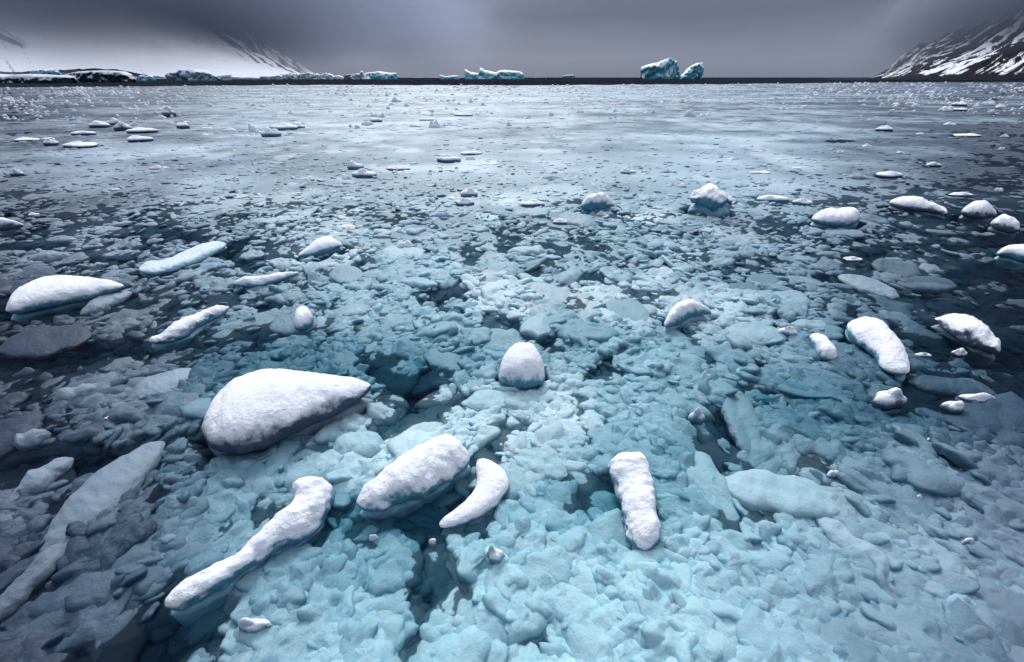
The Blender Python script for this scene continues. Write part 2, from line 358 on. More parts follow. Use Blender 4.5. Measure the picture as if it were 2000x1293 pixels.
chunk([(1826,615,1828,621),(1855,610,1846,640),(1888,616,1876,660),(1914,628,1900,673),(1938,648,1926,683),(1955,667,1946,687),(1959,678,1955,685)],
      0.30, 'rough oval snow-topped chunk over black water near the right edge', n=80, m=44, seed=17, noise=0.06, moat=0.75, cap_z=0.4, base_w=0.7, flare=0.1, base_mat=M_DARKICE, soft=0.22, anchor='the oval black-water chunk')
chunk([(1737,389,1739,396),(1752,386,1758,404),(1782,388,1790,409),(1812,395,1816,412),(1836,402,1837,414),(1854,411,1850,416)],
      0.34, 'long flat snow strip with a dark waterline in the right middle distance', n=50, m=28, seed=18, noise=0.04, moat=0.6, base_mat=M_DARKICE, anchor='the long flat snow strip')
chunk([(1879,406,1881,414),(1895,398,1900,421),(1920,398,1922,423),(1938,405,1938,421),(1950,412,1948,418)],
      0.4, 'snow hump over dark water, the upper of two at the right edge', n=50, m=28, seed=19, noise=0.05, moat=0.6, base_mat=M_DARKICE, anchor='the upper right-edge hump')
chunk([(1935,429,1938,437),(1952,424,1956,445),(1974,430,1978,450),(1992,438,1991,450)],
      0.36, 'smaller snow hump over dark water, lower right of the two at the edge', n=50, m=28, seed=20, noise=0.05, moat=0.6, base_mat=M_DARKICE)
chunk([(1585,420,1588,428),(1605,411,1610,436),(1635,409,1640,438),(1662,408,1668,436),(1682,413,1682,428)],
      0.36, 'flat-topped snow chunk with a grooved pale blue front', n=50, m=30, seed=21, noise=0.05, moat=0.3, base_mat=M_PALE, anchor='the flat-topped grooved chunk')
chunk([(1347,378,1350,388),(1362,371,1372,394),(1384,367,1392,398),(1402,376,1408,398),(1422,382,1425,391),(1433,387,1431,391)],
      0.62, 'craggy little berg of turquoise ice with streaks of snow', n=60, m=32, seed=22, noise=0.16, moat=0.4, cap_z=0.55, cap_mat=None, anchor='the craggy turquoise berg', ns=2.2)
chunk([(1134,394,1136,403),(1150,388,1152,406),(1170,385,1172,405),(1188,386,1190,403),(1198,391,1198,400)],
      0.42, 'blocky white snow chunk beyond the round dome', n=40, m=28, seed=23, noise=0.07, moat=0.3, anchor='the blocky white chunk')
chunk([(1948,488,1950,494),(1966,481,1972,500),(1992,482,2000,508),(2020,490,2024,508),(2035,498,2034,506)],
      0.3, 'smooth white snow chunk cut off by the right edge of the view', n=44, m=28, seed=24, noise=0.03, moat=0.25)
chunk([(-30,436,-28,444),(-5,431,0,446),(22,431,28,443),(45,434,45,439)],
      0.3, 'flat white snow slab cut off by the left edge of the view', n=44, m=28, seed=25, noise=0.03, moat=0.5, base_mat=M_DARKICE)
chunk([(573,622,576,640),(582,604,590,642),(600,600,606,634),(612,612,612,624)],
      0.25, 'small upright snow knob standing on a frosted oval plate of ice', n=44, m=28, seed=26, noise=0.02, moat=0.0, anchor='the snow knob on its oval plate')

# ------------------------------------------------------------------ pale and grey flat floes lying in the slush
FLC = []
def floe(rows, h, label, mat, seed, rim=0.3, moat=0.05, noise=0.035, soft=0.1, name='ice_floe', group='flat ice floes lying in the slush', n=60, m=48, pw=2.3, ns=4.0):
    h = h * .8; lad = px_ladder(rows, h * 0.8, 0.0); A = np.array(lad); org = np.array([A[:, [0, 2]].mean(), A[:, [1, 3]].mean(), 0.0])
    o = add_body(name, sweep(lad, 0.0, h, 0.12, n, m, pw, noise, ns, seed, 1.0, rim, 0.1), org, M_SLUSH)
    FLC.append((o, np.mean([r[0] + r[2] for r in rows]) / 2, np.mean([r[1] + r[3] for r in rows]) / 2, mat))
    tag(o, label, 'ice floe', group)
    for r in interp_ladder(lad, 10):
        c = (r[:2] + r[2:4]) / 2; FOOT.append((c[0], c[1], max(0.02, np.hypot(*(r[2:4] - r[:2])) / 2 * 0.66), 0.0, soft))
    return o
FL = [
 (ell(676,534,34,18,0,7,0,.05,1), .07, 'round grey pancake of ice with a pale rim, left of centre', M_GREY, .6),
 (ell(978,660,44,22,3,7,0,.08,2), .07, 'broad greyish plate just behind the round snow dome', M_GREY, .3),
 (ell(1225,608,48,28,-20,7,.1,.08,3), .07, 'smooth blue-grey plate left of the arched snow cap', M_GREY, .2),
 (ell(866,700,42,22,-22,7,0,.1,4), .06, 'dark grey tilted plate lying behind the slanting loaf', M_GREY, .3),
 (ell(1478,648,62,24,-8,7,.1,.08,5), .10, 'smooth pale turquoise floe between the arched cap and the broad crescent', M_PALE, .25),
 (ell(1450,818,70,32,-68,8,.1,.08,6), .10, 'long grey lens-shaped plate tilted steeply, right of the open hollow', M_GREY, .55),
 (ell(1528,884,44,22,-58,7,0,.12,7), .10, 'split grey plate right beside the long lens-shaped plate', M_GREY, .55),
 (ell(1530,962,128,42,-12,9,.05,.12,8), .12, 'long pale blue shelf of ice at the front right', M_PALE, .35),
 (ell(1588,634,44,13,-6,7,0,.1,9), .10, 'whitish flat floe above the small wedge by the dark pool', M_PALE, .1),
 (ell(85,664,95,32,10,8,0,.06,10), .10, 'wide frosted grey floe at the left edge under the large chunk', M_GREY, .2),
 (ell(574,630,50,24,8,7,0,.06,11), .10, 'frosted oval plate that carries a small snow knob', M_GREY, .4),
 (ell(150,765,52,18,14,7,0,.1,12), .12, 'milky white floe in the grey slush left of the largest mound', M_PALE, 0),
 (ell(318,748,74,28,20,7,0,.08,13), .10, 'pale flat-topped floe close behind the largest mound', M_PALE, .1),
 (ell(1752,522,50,20,-12,7,0,.15,14), .12, 'wedge-shaped pale floe in the dark slush at the right', M_GREY, .1),
 (ell(1812,552,60,16,-3,7,0,.06,15), .11, 'round grey floe with a raised edge, lower right of the wedge-shaped one', M_GREY, .7),
 (ell(1698,556,64,18,-18,7,0,.1,16), .12, 'slanting pale blue floe left of the floe with a raised edge', M_PALE, .2),
 (ell(1498,546,40,13,-6,7,0,.1,17), .06, 'dark grey thin pancake right of the picture centre', M_DARKICE, .5),
 (ell(1452,562,34,14,-4,7,0,.1,18), .06, 'second dark thin pancake, lower left of the first', M_DARKICE, .5),
 (ell(785,492,50,14,0,7,0,.12,19), .09, 'pale turquoise floe carrying a snow knob at the centre', M_PALE, .0),
 (ell(1128,428,40,14,-12,7,0,.1,20), .14, 'pale grey slab below the blocky white chunk', M_GREY, .1),
 (ell(1030,488,40,13,0,7,0,.15,21), .15, 'milky mound of ice in the middle of the slush', M_PALE, 0),
 (ell(1680,345,32,6,-3,7,0,.1,22), .2, 'thin pale floe left of a low white cap in the right distance', M_PALE, .2),
 (ell(1862,752,88,22,-8,8,0,.1,23), .10, 'pale grey shelf right of the dark round hollow', M_GREY, .1),
 (ell(1600,866,58,30,-18,7,0,.12,24), .08, 'flat blue-grey floe right of the split plate', M_GREY, .1),
 (ell(205,588,56,14,22,7,0,.1,25), .13, 'slim pale bar of ice under the large chunk at the left edge', M_PALE, .1),
 (ell(95,500,46,11,6,7,0,.15,26), .2, 'lumpy pale ridge in the left slush above the large chunk', M_PALE, .1),
 (ell(55,855,44,17,18,7,0,.1,27), .12, 'blurred white bar low in the left slush', M_PALE, 0),
 (ell(195,965,165,40,41,8,0,.05,29), .12, 'smooth pale bar slanting towards the lower left corner', M_PALE, .1),
 (ell(255,1058,70,24,38,7,0,.1,30), .14, 'grey rounded bar left of the long snow ridge', M_DARKICE, .1),
 (ell(700,868,52,32,8,7,0,.1,31), .10, 'soft pale turquoise cushion between the largest mound and the slanting loaf', M_PALE, 0),
 (ell(1055,905,58,30,-20,7,0,.12,32), .08, 'frosted turquoise floe right of the snow crescent', M_PALE, .1),
 (ell(862,420,26,6,0,6,0,.1,33), .16, 'long thin white floe behind the snow knob floe', M_PALE, 0),
 (ell(1075,346,24,5,0,6,0,.1,34), .16, 'thin pale floe in the centre distance', M_PALE, 0),
 (ell(1305,335,22,4,0,6,0,.1,35), .16, 'thin greyish floe right of the centre distance', M_PALE, 0),
 (ell(1680,1070,110,26,-38,8,0,.1,36), .08, 'smooth whitish streak of ice at the lower right', M_PALE, 0),
 (ell(60,1125,130,24,46,8,0,.08,41), .10, 'narrow pale bar of ice slanting out of the lower left corner', M_PALE, .1),
 (ell(75,935,80,20,34,8,0,.1,42), .10, 'short pale bar at the left edge above the smooth slanting one', M_PALE, .1),
 (ell(1855,1105,125,24,-38,8,0,.08,43), .08, 'pale elongated floe running down to the lower right corner', M_PALE, .1),
 (ell(1830,955,95,17,-28,8,0,.1,44), .08, 'thin pale streak of ice at the right edge above the corner', M_PALE, .1),
 (ell(960,780,60,22,4,8,0,.12,45), .08, 'milky turquoise floe just in front of the round snow dome', M_PALE, .1),
 (ell(1690,415,0.1,0.1,0,6,0,0,37), .0, '', None, 0)][:-1]
for k, (rows, h, lab, mat, rim) in enumerate(FL):
    floe(rows, h, lab, mat, 40 + k, rim)
    ANCH.append((np.mean([r[0] + r[2] for r in rows]) / 2, np.mean([r[1] + r[3] for r in rows]) / 2, None))

# ------------------------------------------------------------------ smaller white lumps: (u, base v, width, height) in photo pixels
LUMPS = '''71,228,14,4 91,227,9,6 89,219,10,3 250,214,13,5 265,213,11,4 301,222,10,6 325,229,26,16 314,231,18,6 334,229,10,5 322,212,18,6 312,215,16,4 407,208,16,7
187,250,40,12 217,246,28,12 236,256,30,14 257,246,18,8 266,261,54,12 155,265,42,10 264,278,48,13 40,276,50,7 89,272,22,5 96,285,28,12 143,290,68,13 329,243,20,7 353,252,28,13 362,240,14,4
401,252,22,5 400,265,22,5 446,257,24,7 491,258,16,16 300,331,24,8 318,331,18,8 28,345,26,13 456,295,12,3 597,202,16,6 585,201,6,3 602,207,8,4 508,208,18,5 497,212,12,3 555,207,5,3
504,261,16,8 526,268,38,15 547,255,52,13 550,246,20,5 580,243,24,6 580,251,26,8 772,200,20,10 764,205,12,5 799,202,16,3 730,228,20,10 745,229,14,8 731,239,26,9 715,245,24,12 697,252,14,8
685,248,8,5 818,213,24,4 842,226,12,5 832,236,28,5 905,227,38,6 809,247,22,6 820,254,18,5 848,250,24,12 866,248,12,8 882,246,22,7 875,318,46,15 918,303,40,8 919,313,22,8 692,332,32,15
675,351,20,12 710,348,44,16 660,366,20,10 776,333,46,9 885,335,22,6 600,361,16,9 537,372,14,8 915,386,36,18 906,403,36,15 764,400,18,10 1216,205,20,9 1266,206,16,6 1292,201,14,4 1321,200,16,6
1335,201,12,7 1345,203,12,9 1350,228,22,13 1374,227,14,6 1384,226,14,5 1276,221,8,7 1264,221,14,3 1204,219,12,6 1202,231,6,5 1134,221,18,6 1110,225,12,4 1077,227,11,7 1032,232,9,7 995,247,11,8
1014,252,12,6 1032,250,10,5 1067,201,12,3 1170,199,9,4 1135,205,16,3 1229,341,28,11 1037,404,48,14 1753,206,17,7 1779,204,16,6 1790,210,15,7 1743,220,12,6 1855,217,24,8 1841,217,12,5
1880,208,26,8 1883,217,28,6 1910,209,12,7 1941,202,18,5 1959,210,18,6 1939,220,12,6 1862,244,22,5 1733,257,34,10 1899,268,50,7 1966,268,14,6 1626,274,12,7 1959,293,12,5 1696,288,18,8
1644,300,14,8 1828,327,28,10 1746,349,50,15 1498,360,24,9 1490,340,40,6 1954,374,16,8 1885,385,40,10 1555,203,9,5 1538,207,8,4 1574,209,14,4 1500,204,10,5 1480,203,9,5 1483,211,8,4
1403,204,6,4 1419,243,8,5 1446,199,14,3 1516,397,56,18 1573,402,36,14 788,489,34,17 675,447,34,9 586,557,14,10 645,571,20,13 679,600,14,7 850,608,14,9 1176,421,18,9 1191,434,12,8
1032,434,18,14 1097,438,36,11 1040,606,20,14 1878,700,26,18 1806,699,32,11 1540,660,32,23 1522,650,14,12 240,802,20,17 218,824,34,12 1867,812,40,32 1915,790,62,22 1742,805,60,46
1631,938,26,19 1882,924,22,10 1825,866,28,12 1793,985,18,26 1379,748,24,24 1361,832,30,32 1892,1077,26,22 968,1108,36,36 728,1056,20,14 844,1062,16,12 495,1242,66,30
30,555,14,8 410,262,10,4 1670,512,36,11 1372,300,12,5 1430,312,16,5 1100,262,10,4 960,280,12,4 700,292,10,4 1560,330,18,6 1330,362,20,7 60,420,20,5 220,372,18,6 1600,240,10,4
1760,300,16,5 1800,262,14,4 1380,268,14,4 980,345,14,5 470,330,14,5'''
LU = [tuple(float(q) for q in s.split(',')) for s in LUMPS.split()]
def lump_dims(u, vb, wp, hp):
    dx, dy, dz = ray(u, vb); t = H / -dz; s = t / F
    W = wp * s; sa = -dz / math.hypot(dy, dz); ca = math.sqrt(1 - sa * sa)
    D = min(W * 0.62, hp * s / max(sa, .05) * 0.62)
    Z = max(0.5 * hp * s, (hp * s - D * sa * 0.7) / ca) * (1.25 if wp > 22 else 1.05)
    x, y = ground(u, vb)
    return float(x), float(y) + D / 2, W, D, Z
def dome(W, D, Z, seed, nr=12, na=28, zb=-0.3, steps=None):
    """irregular rounded lump: unit polar grid, several lobes, footprint noise; closed below"""
    rnd = np.random.RandomState(seed)
    th = np.arange(na) / na * 2 * np.pi
    out_ = 1 + 0.16 * np.sin(2 * th + rnd.rand() * 6) * rnd.rand() + 0.12 * np.sin(3 * th + rnd.rand() * 6) + 0.05 * np.sin(5 * th + rnd.rand() * 6)
    r = np.linspace(0.0, 1, nr + 1)[1:]
    X = r[:, None] * np.cos(th) * out_; Y = r[:, None] * np.sin(th) * out_
    lob = [(rnd.uniform(-.55, .55), rnd.uniform(-.3, .3), rnd.uniform(.4, .8), rnd.uniform(.6, 1.05)) for _ in range(rnd.randint(2, 5))]
    def zz(X, Y, r):
        h = 0.5 * np.clip(1 - r**3.2, 0, 1)**.5
        for (a, b, R, k) in lob:
            h = np.maximum(h, k * np.sqrt(np.clip(1 - ((X - a)**2 + (Y - b)**2) / R**2, 0, 1)) * np.clip(1 - r**4, 0, 1)**.5)
        return h
    Zt = zz(X, Y, r[:, None] * np.ones(na)); Zt = Zt * (0.86 + 0.28 * fbm2(X * 3 + seed, Y * 3, seed))
    top = np.stack([X * W / 2, Y * D / 2, Zt * Z], -1)
    z0 = zz(np.zeros(1), np.zeros(1), np.zeros(1))[0] * Z
    low = np.stack([X[-1] * W / 2 * .92, Y[-1] * D / 2 * .92, np.full(na, zb)], -1)[None]
    P = np.vstack([top, low]).reshape(-1, 3); nrow = nr + 1
    Q = grid_quads(nrow, na, True); c = len(P)
    P = np.vstack([P, [[0, 0, z0]], [[0, 0, zb]]])
    T = [(c, j, (j + 1) % na) for j in range(na)] + [(c + 1, nr * na + (j + 1) % na, nr * na + j) for j in range(na)]
    return P, Q[:, ::-1], np.array(T)
def solid(V, Q, T, mat, name):
    T = np.array(T)
    # quads and fans were wound apart: make both face outward
    c = V.mean(0)
    def fix(Fc):
        a = V[Fc]; nrm = np.cross(a[:, 1] - a[:, 0], a[:, 2] - a[:, 0]); mid = a.mean(1) - c
        return Fc if (nrm * mid).sum() > 0 else Fc[:, ::-1]
    T1, T2 = T[:len(T) // 2], T[len(T) // 2:]
    return mesh_np(name, V, fix(Q), mat=mat, tris=np.vstack([fix(T1), fix(T2)]))
SHAPES = [solid(*dome(1, 1, 1, 900 + k, 6, 16, -0.5), M_SNOW, 'ice_lump') for k in range(9)]
LL = []       # placed lumps: u, v, w
def place_name(u, v):
    side = 'far left' if u < 330 else 'left' if u < 720 else 'centre' if u < 1230 else 'right' if u < 1650 else 'far right'
    dep = 'in the far distance' if v < 235 else 'in the middle distance' if v < 420 else 'in the near slush'
    return side, dep
used_labels = {}
ORD = ['', 'second ', 'third ', 'fourth ', 'fifth ', 'sixth ', 'seventh ', 'eighth ', 'ninth ', 'tenth ']
def near_anchor(u, v):
    b = min([q for q in ANCH if q[2]], key=lambda q: ((q[0] - u) / (1))**2 + ((q[1] - v) * 1.6)**2)
    dx, dy = u - b[0], v - b[1]
    if abs(dy) * 2.2 > abs(dx): d = 'beyond' if dy < 0 else 'nearer than'
    else: d = 'left of' if dx < 0 else 'right of'
    return d, b[2]
def lump_label(u, v, wp, hp):
    r = hp / wp
    shape = ('thin flat' if r < .22 else 'low' if r < .34 else 'rounded' if r < .55 else 'tall peaked')
    size = 'tiny' if wp < 13 else 'small' if wp < 26 else 'mid-sized' if wp < 42 else 'wide'
    if wp < 13 and v < 262: return None
    d, an = near_anchor(u, v)
    side, dep = place_name(u, v)
    if v < 300: base = f'{size} {shape} snowy lump {dep}, {side} side'
    else: base = f'{size} {shape} lump {d} {an}'
    return base
LU.sort(key=lambda q: (q[0]))
names_count = {}
for q in LU:
    l = lump_label(*q)
    if l: names_count[l] = names_count.get(l, 0) + 1
seen = {}
for i, (u, vb, wp, hp) in enumerate(LU):
    x, y, W, D, Z = lump_dims(u, vb, wp, hp)
    lab = lump_label(u, vb, wp, hp)
    if lab is None:
        side, dep = place_name(u, vb); lab = f'tiny white ice lump far out on the {side} of the slush'; grp = f'tiny far white lumps, {side}'
    else:
        grp = 'small white lumps of ice in the slush'
        if names_count[lab] > 1:
            k = seen.get(lab, 0); seen[lab] = k + 1
            lab = lab + (f', {["first","second","third","fourth","fifth","sixth","seventh","eighth","ninth","tenth","eleventh","twelfth"][min(k,11)]} from left')
    if wp >= 26:
        ls = -D / 2
        root = bpy.data.objects.new('ice_lump', None); COL.objects.link(root); root.location = (x, y, 0); root.empty_display_size = .1
        tag(root, lab, 'ice lump', grp)
        zc = Z * 0.3
        V, Q, T = dome(W, D, Z - zc, 100 + i, 14, 36, -zc * .9); V[:, 2] += zc
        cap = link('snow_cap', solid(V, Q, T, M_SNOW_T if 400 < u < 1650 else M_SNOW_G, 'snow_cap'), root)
        V, Q, T = dome(W * .9, D * .9, zc * 1.3, 100 + i, 8, 36, -0.3)
        base = link('ice_base', solid(V, Q, T, M_ICE if 400 < u < 1650 else M_DARKICE, 'ice_base'), root)
    else:
        if wp >= 14 or vb > 300:
            V, Q, T = dome(W, D, Z, 100 + i, 9, 24, -0.15); o = link('ice_lump', solid(V, Q, T, M_SNOW, 'ice_lump')); o.location = (x, y, 0)
        else:
            o = link('ice_lump', SHAPES[i % 9]); o.location = (x, y, 0); o.scale = (W, D, Z)
        tag(o, lab, 'ice lump', grp)
    FOOT.append((x, y, W * .4, 0.03, max(.06, W * .12)))
# tiny flecks towards the edge of the ice: the nearest ones as things, the rest as one scatter
rnd = random.Random(11); cnt = 0
def edge_v(u): return .9 * (vn2(np.asarray(u) / 37., np.asarray(u) * 0, 8) - .5) + .6 * (vn2(np.asarray(u) / 9., np.asarray(u) * 0, 9) - .5) + np.interp(u, [-600, 0, 300, 600, 1000, 1400, 1700, 2000, 2600], [174, 171, 168.5, 166, 167, 164.5, 161.5, 161, 161])
pts = []
for k in range(9000):
    u = rnd.uniform(-60, 2060); v = edge_v(u) + abs(rnd.gauss(0, 1)) * 26 + rnd.random() * 2
    if v > 262: continue
    dens = np.interp(u, [0, 300, 600, 1100, 1400, 1700, 2000], [.9, .9, .5, .7, .9, .8, .8]) * (1.3 if fbm2(np.array([u / 60.]), np.array([v / 8.]), 5)[0] > .52 else .25)
    if rnd.random() > dens * .42: continue
    pts.append((u, v, rnd.choice([3, 4, 4, 5, 6, 7, 9]) * (0.7 + 0.5 * (v - 160) / 60)))
NT = 110
pts.sort(key=lambda p: -p[2])
big, rest = pts[:NT], pts[NT:]
for (u, v, wp) in big:
    x, y, W, D, Z = lump_dims(u, v, wp, wp * rnd.uniform(.36, .62)); side, dep = place_name(u, v)
    o = link('ice_lump', SHAPES[rnd.randrange(9)]); o.location = (x, y, 0); o.scale = (W, D, Z); o.rotation_euler.z = rnd.uniform(-.4, .4)
    tag(o, f'tiny white ice lump far out on the {side} of the slush', 'ice lump', f'tiny far white lumps, {side}')
VV = []; QQ = []; TT = []; off = 0
for k, (u, v, wp) in enumerate(rest):
    x, y, W, D, Z = lump_dims(u, v, wp, wp * rnd.uniform(.36, .62))
    P, Q, T = dome(W, D * 1.2, Z, 2000 + k % 40, 3, 9, -0.1)
    P = P + np.array([x, y, 0]); VV.append(P); QQ.append(Q + off); TT.append(T + off); off += len(P)
fl = link('ice_fragments', mesh_np('ice_fragments', np.vstack(VV), np.vstack(QQ), mat=M_SNOW, tris=np.vstack(TT)))
tag(fl, 'scatter of tiny white ice flecks along the far edge of the slush', 'ice fragments', None, 'stuff')

# ------------------------------------------------------------------ brash ice: one sheet of rounded, jostled, half-drowned pieces
GU = [-500, 0, 250, 500, 750, 1000, 1250, 1500, 1750, 2000, 2500]
GV = [160, 220, 280, 330, 400, 500, 600, 700, 800, 900, 1000, 1100, 1200, 1400]
GL = np.array([  # slush brightness by region; corner vignette put into ice colour and coverage
 [.30,.35,.50,.60,.70,.75,.75,.65,.50,.35,.30],
 [.25,.30,.50,.65,.70,.75,.78,.70,.50,.35,.3],
 [.30,.40,.65,.80,.85,.85,.88,.80,.50,.30,.3],
 [.30,.40,.62,.70,.74,.78,.80,.72,.45,.24,.2],
 [.24,.38,.56,.68,.76,.80,.76,.58,.38,.15,.1],
 [.24,.36,.52,.64,.74,.78,.74,.58,.42,.25,.2],
 [.24,.32,.44,.56,.66,.72,.70,.64,.42,.20,.2],
 [.10,.15,.38,.30,.42,.60,.70,.55,.40,.15,.1],
 [.25,.30,.50,.55,.62,.75,.75,.50,.40,.35,.3],
 [.32,.38,.42,.60,.70,.66,.55,.60,.48,.40,.3],
 [.32,.38,.34,.60,.40,.62,.50,.72,.50,.40,.3],
 [.20,.25,.30,.60,.65,.74,.72,.68,.58,.42,.3],
 [.15,.20,.35,.62,.66,.74,.74,.70,.60,.45,.3],
 [.15,.20,.40,.60,.66,.70,.66,.68,.60,.42,.3]])
GC = np.array([[np.interp(u, [0, 250, 420, 500, 750, 1250, 1500, 1750, 2000], [0, .1, .35, .6, .9, .95, .7, .35, .15]) *
                np.interp(v, [160, 300, 500, 700, 1000, 1400], [.22, .36, .60, .85, 1, 1]) for u in GU] for v in GV])
def bil(G, u, v):
    gu = np.interp(u, GU, np.arange(len(GU))); gv = np.interp(v, GV, np.arange(len(GV)))
    i = np.clip(gu.astype(int), 0, len(GU) - 2); j = np.clip(gv.astype(int), 0, len(GV) - 2); a = gu - i; b = gv - j
    a = a * a * (3 - 2 * a); b = b * b * (3 - 2 * b)
    return (G[j, i] * (1 - a) + G[j, i + 1] * a) * (1 - b) + (G[j + 1, i] * (1 - a) + G[j + 1, i + 1] * a) * b
US = np.arange(-800, 2801, 2.8)
vs = [0.0]; 
while vs[-1] < 1330: vs.append(vs[-1] + np.interp(vs[-1], [0, 40, 150, 500], [0.8, 1.2, 1.9, 2.5]))
VS = np.array(vs)
UU, TTT = np.meshgrid(US, VS)
ev = edge_v(UU); VVV = ev + TTT * (1480 - ev) / 1330.0
X, Y = ground(UU, VVV)
SP = np.abs(np.gradient(Y, axis=0)) * 0.7 + 0.3 * np.abs(np.gradient(X, axis=1))
lum = bil(GL, UU, VVV); cyan = bil(GC, UU, VVV)
# dark holes and teal pools seen in the photograph: (u, v, ru, rv, extra depth)
HOLES = [(345,460,40,12,.45),(790,1005,85,45,.30),(860,960,70,45,.35),(300,985,30,50,.55),(430,870,60,22,.4),(1930,690,110,28,.5),(1700,680,40,20,.25),
 (1760,790,70,40,.35),(60,690,220,26,.35),(20,600,60,16,.4),(800,760,60,22,.35),(1130,930,40,70,.22),(1190,960,30,60,.2),(1320,560,0.1,0.1,0),(1265,575,30,12,.2),
 (800,1150,90,32,.28),(1080,1260,70,40,.22),(590,860,70,40,.16),(620,1050,70,50,.22),(1030,640,50,22,.16),(1690,495,60,14,.3),(1500,560,60,18,.1),(1960,470,80,16,.3),
 (1880,425,110,8,.3),(1640,276,28,3,.4),(1860,770,90,16,.2),(640,790,60,20,.15),(1230,1075,40,16,.3),(1400,1000,80,30,.15),(340,670,90,12,.35),(490,590,60,14,.2),(400,1010,30,50,.2),
 (1560,1010,90,40,.16),(60,1180,90,60,.2),(930,1000,0.1,0.1,0),(500,660,40,18,.35),(1360,640,50,40,.12),(1500,780,60,40,.1),(1240,620,0.1,.1,0),(1380,700,20,12,.2)]
deep = np.zeros_like(lum)
for (u, v, ru, rv, d) in HOLES:
    q = ((UU - u) / ru)**2 + ((VVV - v) / rv)**2; m_ = q < 6
    deep[m_] += d * np.exp(-q[m_] * 1.1)
wx = X + 0.10 * (vn2(X * 4.0, Y * 4.0, 71) - .5) + .3 * (vn2(X * .9, Y * .9, 73) - .5)
wy = Y + 0.10 * (vn2(X * 4.0, Y * 4.0, 72) - .5) + .3 * (vn2(X * .9, Y * .9, 74) - .5)
cover = lum + 0.30 * (fbm2(X * .55, Y * .55, 31, 4) - .5) + .22 * (fbm2(X * 1.7, Y * 1.7, 37, 3) - .5)
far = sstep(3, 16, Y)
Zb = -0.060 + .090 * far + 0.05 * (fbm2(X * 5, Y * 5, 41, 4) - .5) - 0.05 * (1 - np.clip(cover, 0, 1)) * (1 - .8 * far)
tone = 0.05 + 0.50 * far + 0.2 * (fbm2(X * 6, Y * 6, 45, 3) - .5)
zt = Zb.copy()
def domes(c, seed, occ, rmin, rmax, elo, hh, bmin, bmax, pw, wiggle):
    sel = SP < c * 0.42
    x = (wx[sel] + wiggle * c * (vn2(wx[sel] / c * 2.7, wy[sel] / c * 2.7, seed + 50) - .5)) / c
    y = (wy[sel] + wiggle * c * (vn2(wx[sel] / c * 2.7 + 9, wy[sel] / c * 2.7, seed + 51) - .5)) / c
    zc = zt[sel]; tn = tone[sel]; cv = np.clip(cover[sel], 0, 1)
    i0 = np.floor(x); j0 = np.floor(y)
    for di in (-1, 0, 1):
        for dj in (-1, 0, 1):
            i = i0 + di; j = j0 + dj
            r1 = h2(i, j, seed + 1); r2 = h2(i, j, seed + 2); r3 = h2(i, j, seed + 3); r4 = h2(i, j, seed + 4); r5 = h2(i, j, seed + 5); r6 = h2(i, j, seed + 6)
            dx = x - (i + r1); dy = y - (j + r2)
            an = (r3 * 0.9 + 0.05) * np.pi; ca, sa = np.cos(an), np.sin(an)
            R = rmin + (rmax - rmin) * r4; k = 1 + elo * r5
            p = (dx * ca + dy * sa) / (R * np.sqrt(k)); q = (-dx * sa + dy * ca) / (R / np.sqrt(k))
            d2 = p * p + q * q
            ok = (d2 < 1) & (r6 < occ)
            prof = np.clip(1 - np.clip(d2, 0, 1)**pw, 0, 1)**.6
            b = (bmin + (bmax - bmin) * h2(i, j, seed + 7)) * c - (1 - cv) * 0.03 * (0.4 + np.minimum(c, 1))
            tilt = (h2(i, j, seed + 8) - .5) * .22 * c
            z = b + hh * c * (0.5 + r5 * .7) * prof + tilt * p * R
            up = ok & (z > zc)
            zc = np.where(up, z, zc); tn = np.where(up, 0.25 + 0.55 * h2(i, j, seed + 9), tn)
    zt[sel] = zc; tone[sel] = tn
domes(1.5, 100, .25, .16, .42, 1.2, .040, -.040, -.015, 1.5, .30)
domes(.72, 200, .45, .18, .45, 1.2, .070, -.085, -.03, 1.4, .30)
domes(.38, 300, .70, .20, .48, 1.2, .125, -.17, -.06, 1.3, .30)
domes(.21, 400, .90, .22, .50, 1.0, .19, -.30, -.10, 1.2, .28)
domes(.12, 500, .92, .24, .55, 1.0, .27, -.52, -.16, 1.1, .25)
domes(.065, 600, .9, .26, .58, .8, .30, -.95, -.35, 1.1, .25)
def blur(A, n):
    for _ in range(n):
        A = np.pad(A, 1, mode='edge')
        A = (A[:-2, 1:-1] + 2 * A[1:-1, 1:-1] + A[2:, 1:-1]) / 4
        B = np.pad(A, ((0, 0), (1, 1)), mode='edge'); A = (B[:, :-2] + 2 * B[:, 1:-1] + B[:, 2:]) / 4
    return A
zt = blur(zt, 3); tone = blur(tone, 3)
def gaps(x, y, d): return .42 * (1 - .9 * sstep(4, 16, y)) * sstep(.635, .74, fbm2(x * 1.35 + 3 * vn2(x * .4, y * .4, 88), y * 1.35, 83, 4)) * (1 - .5 * sstep(.5, .9, d))
deep = deep + gaps(X, Y, lum)
melt = sstep(.37, .56, fbm2(X * .75, Y * .75, 86, 4)) * (1 - far)           # places where the slush has closed over the pieces
Zs = zt - .012 + .058 * melt + .13 * (1 - .8 * far) * (fbm2(X * 1.1, Y * 1.1, 58, 3) - .5) + (cover - .5) * 0.08 * (1 - .5 * far) - deep * .40 * (1 - .5 * far)
near = np.exp(-((SP / .05)**2))
Zs += near * 0.005 * (fbm2(X * 22, Y * 22, 61, 3) - .5)
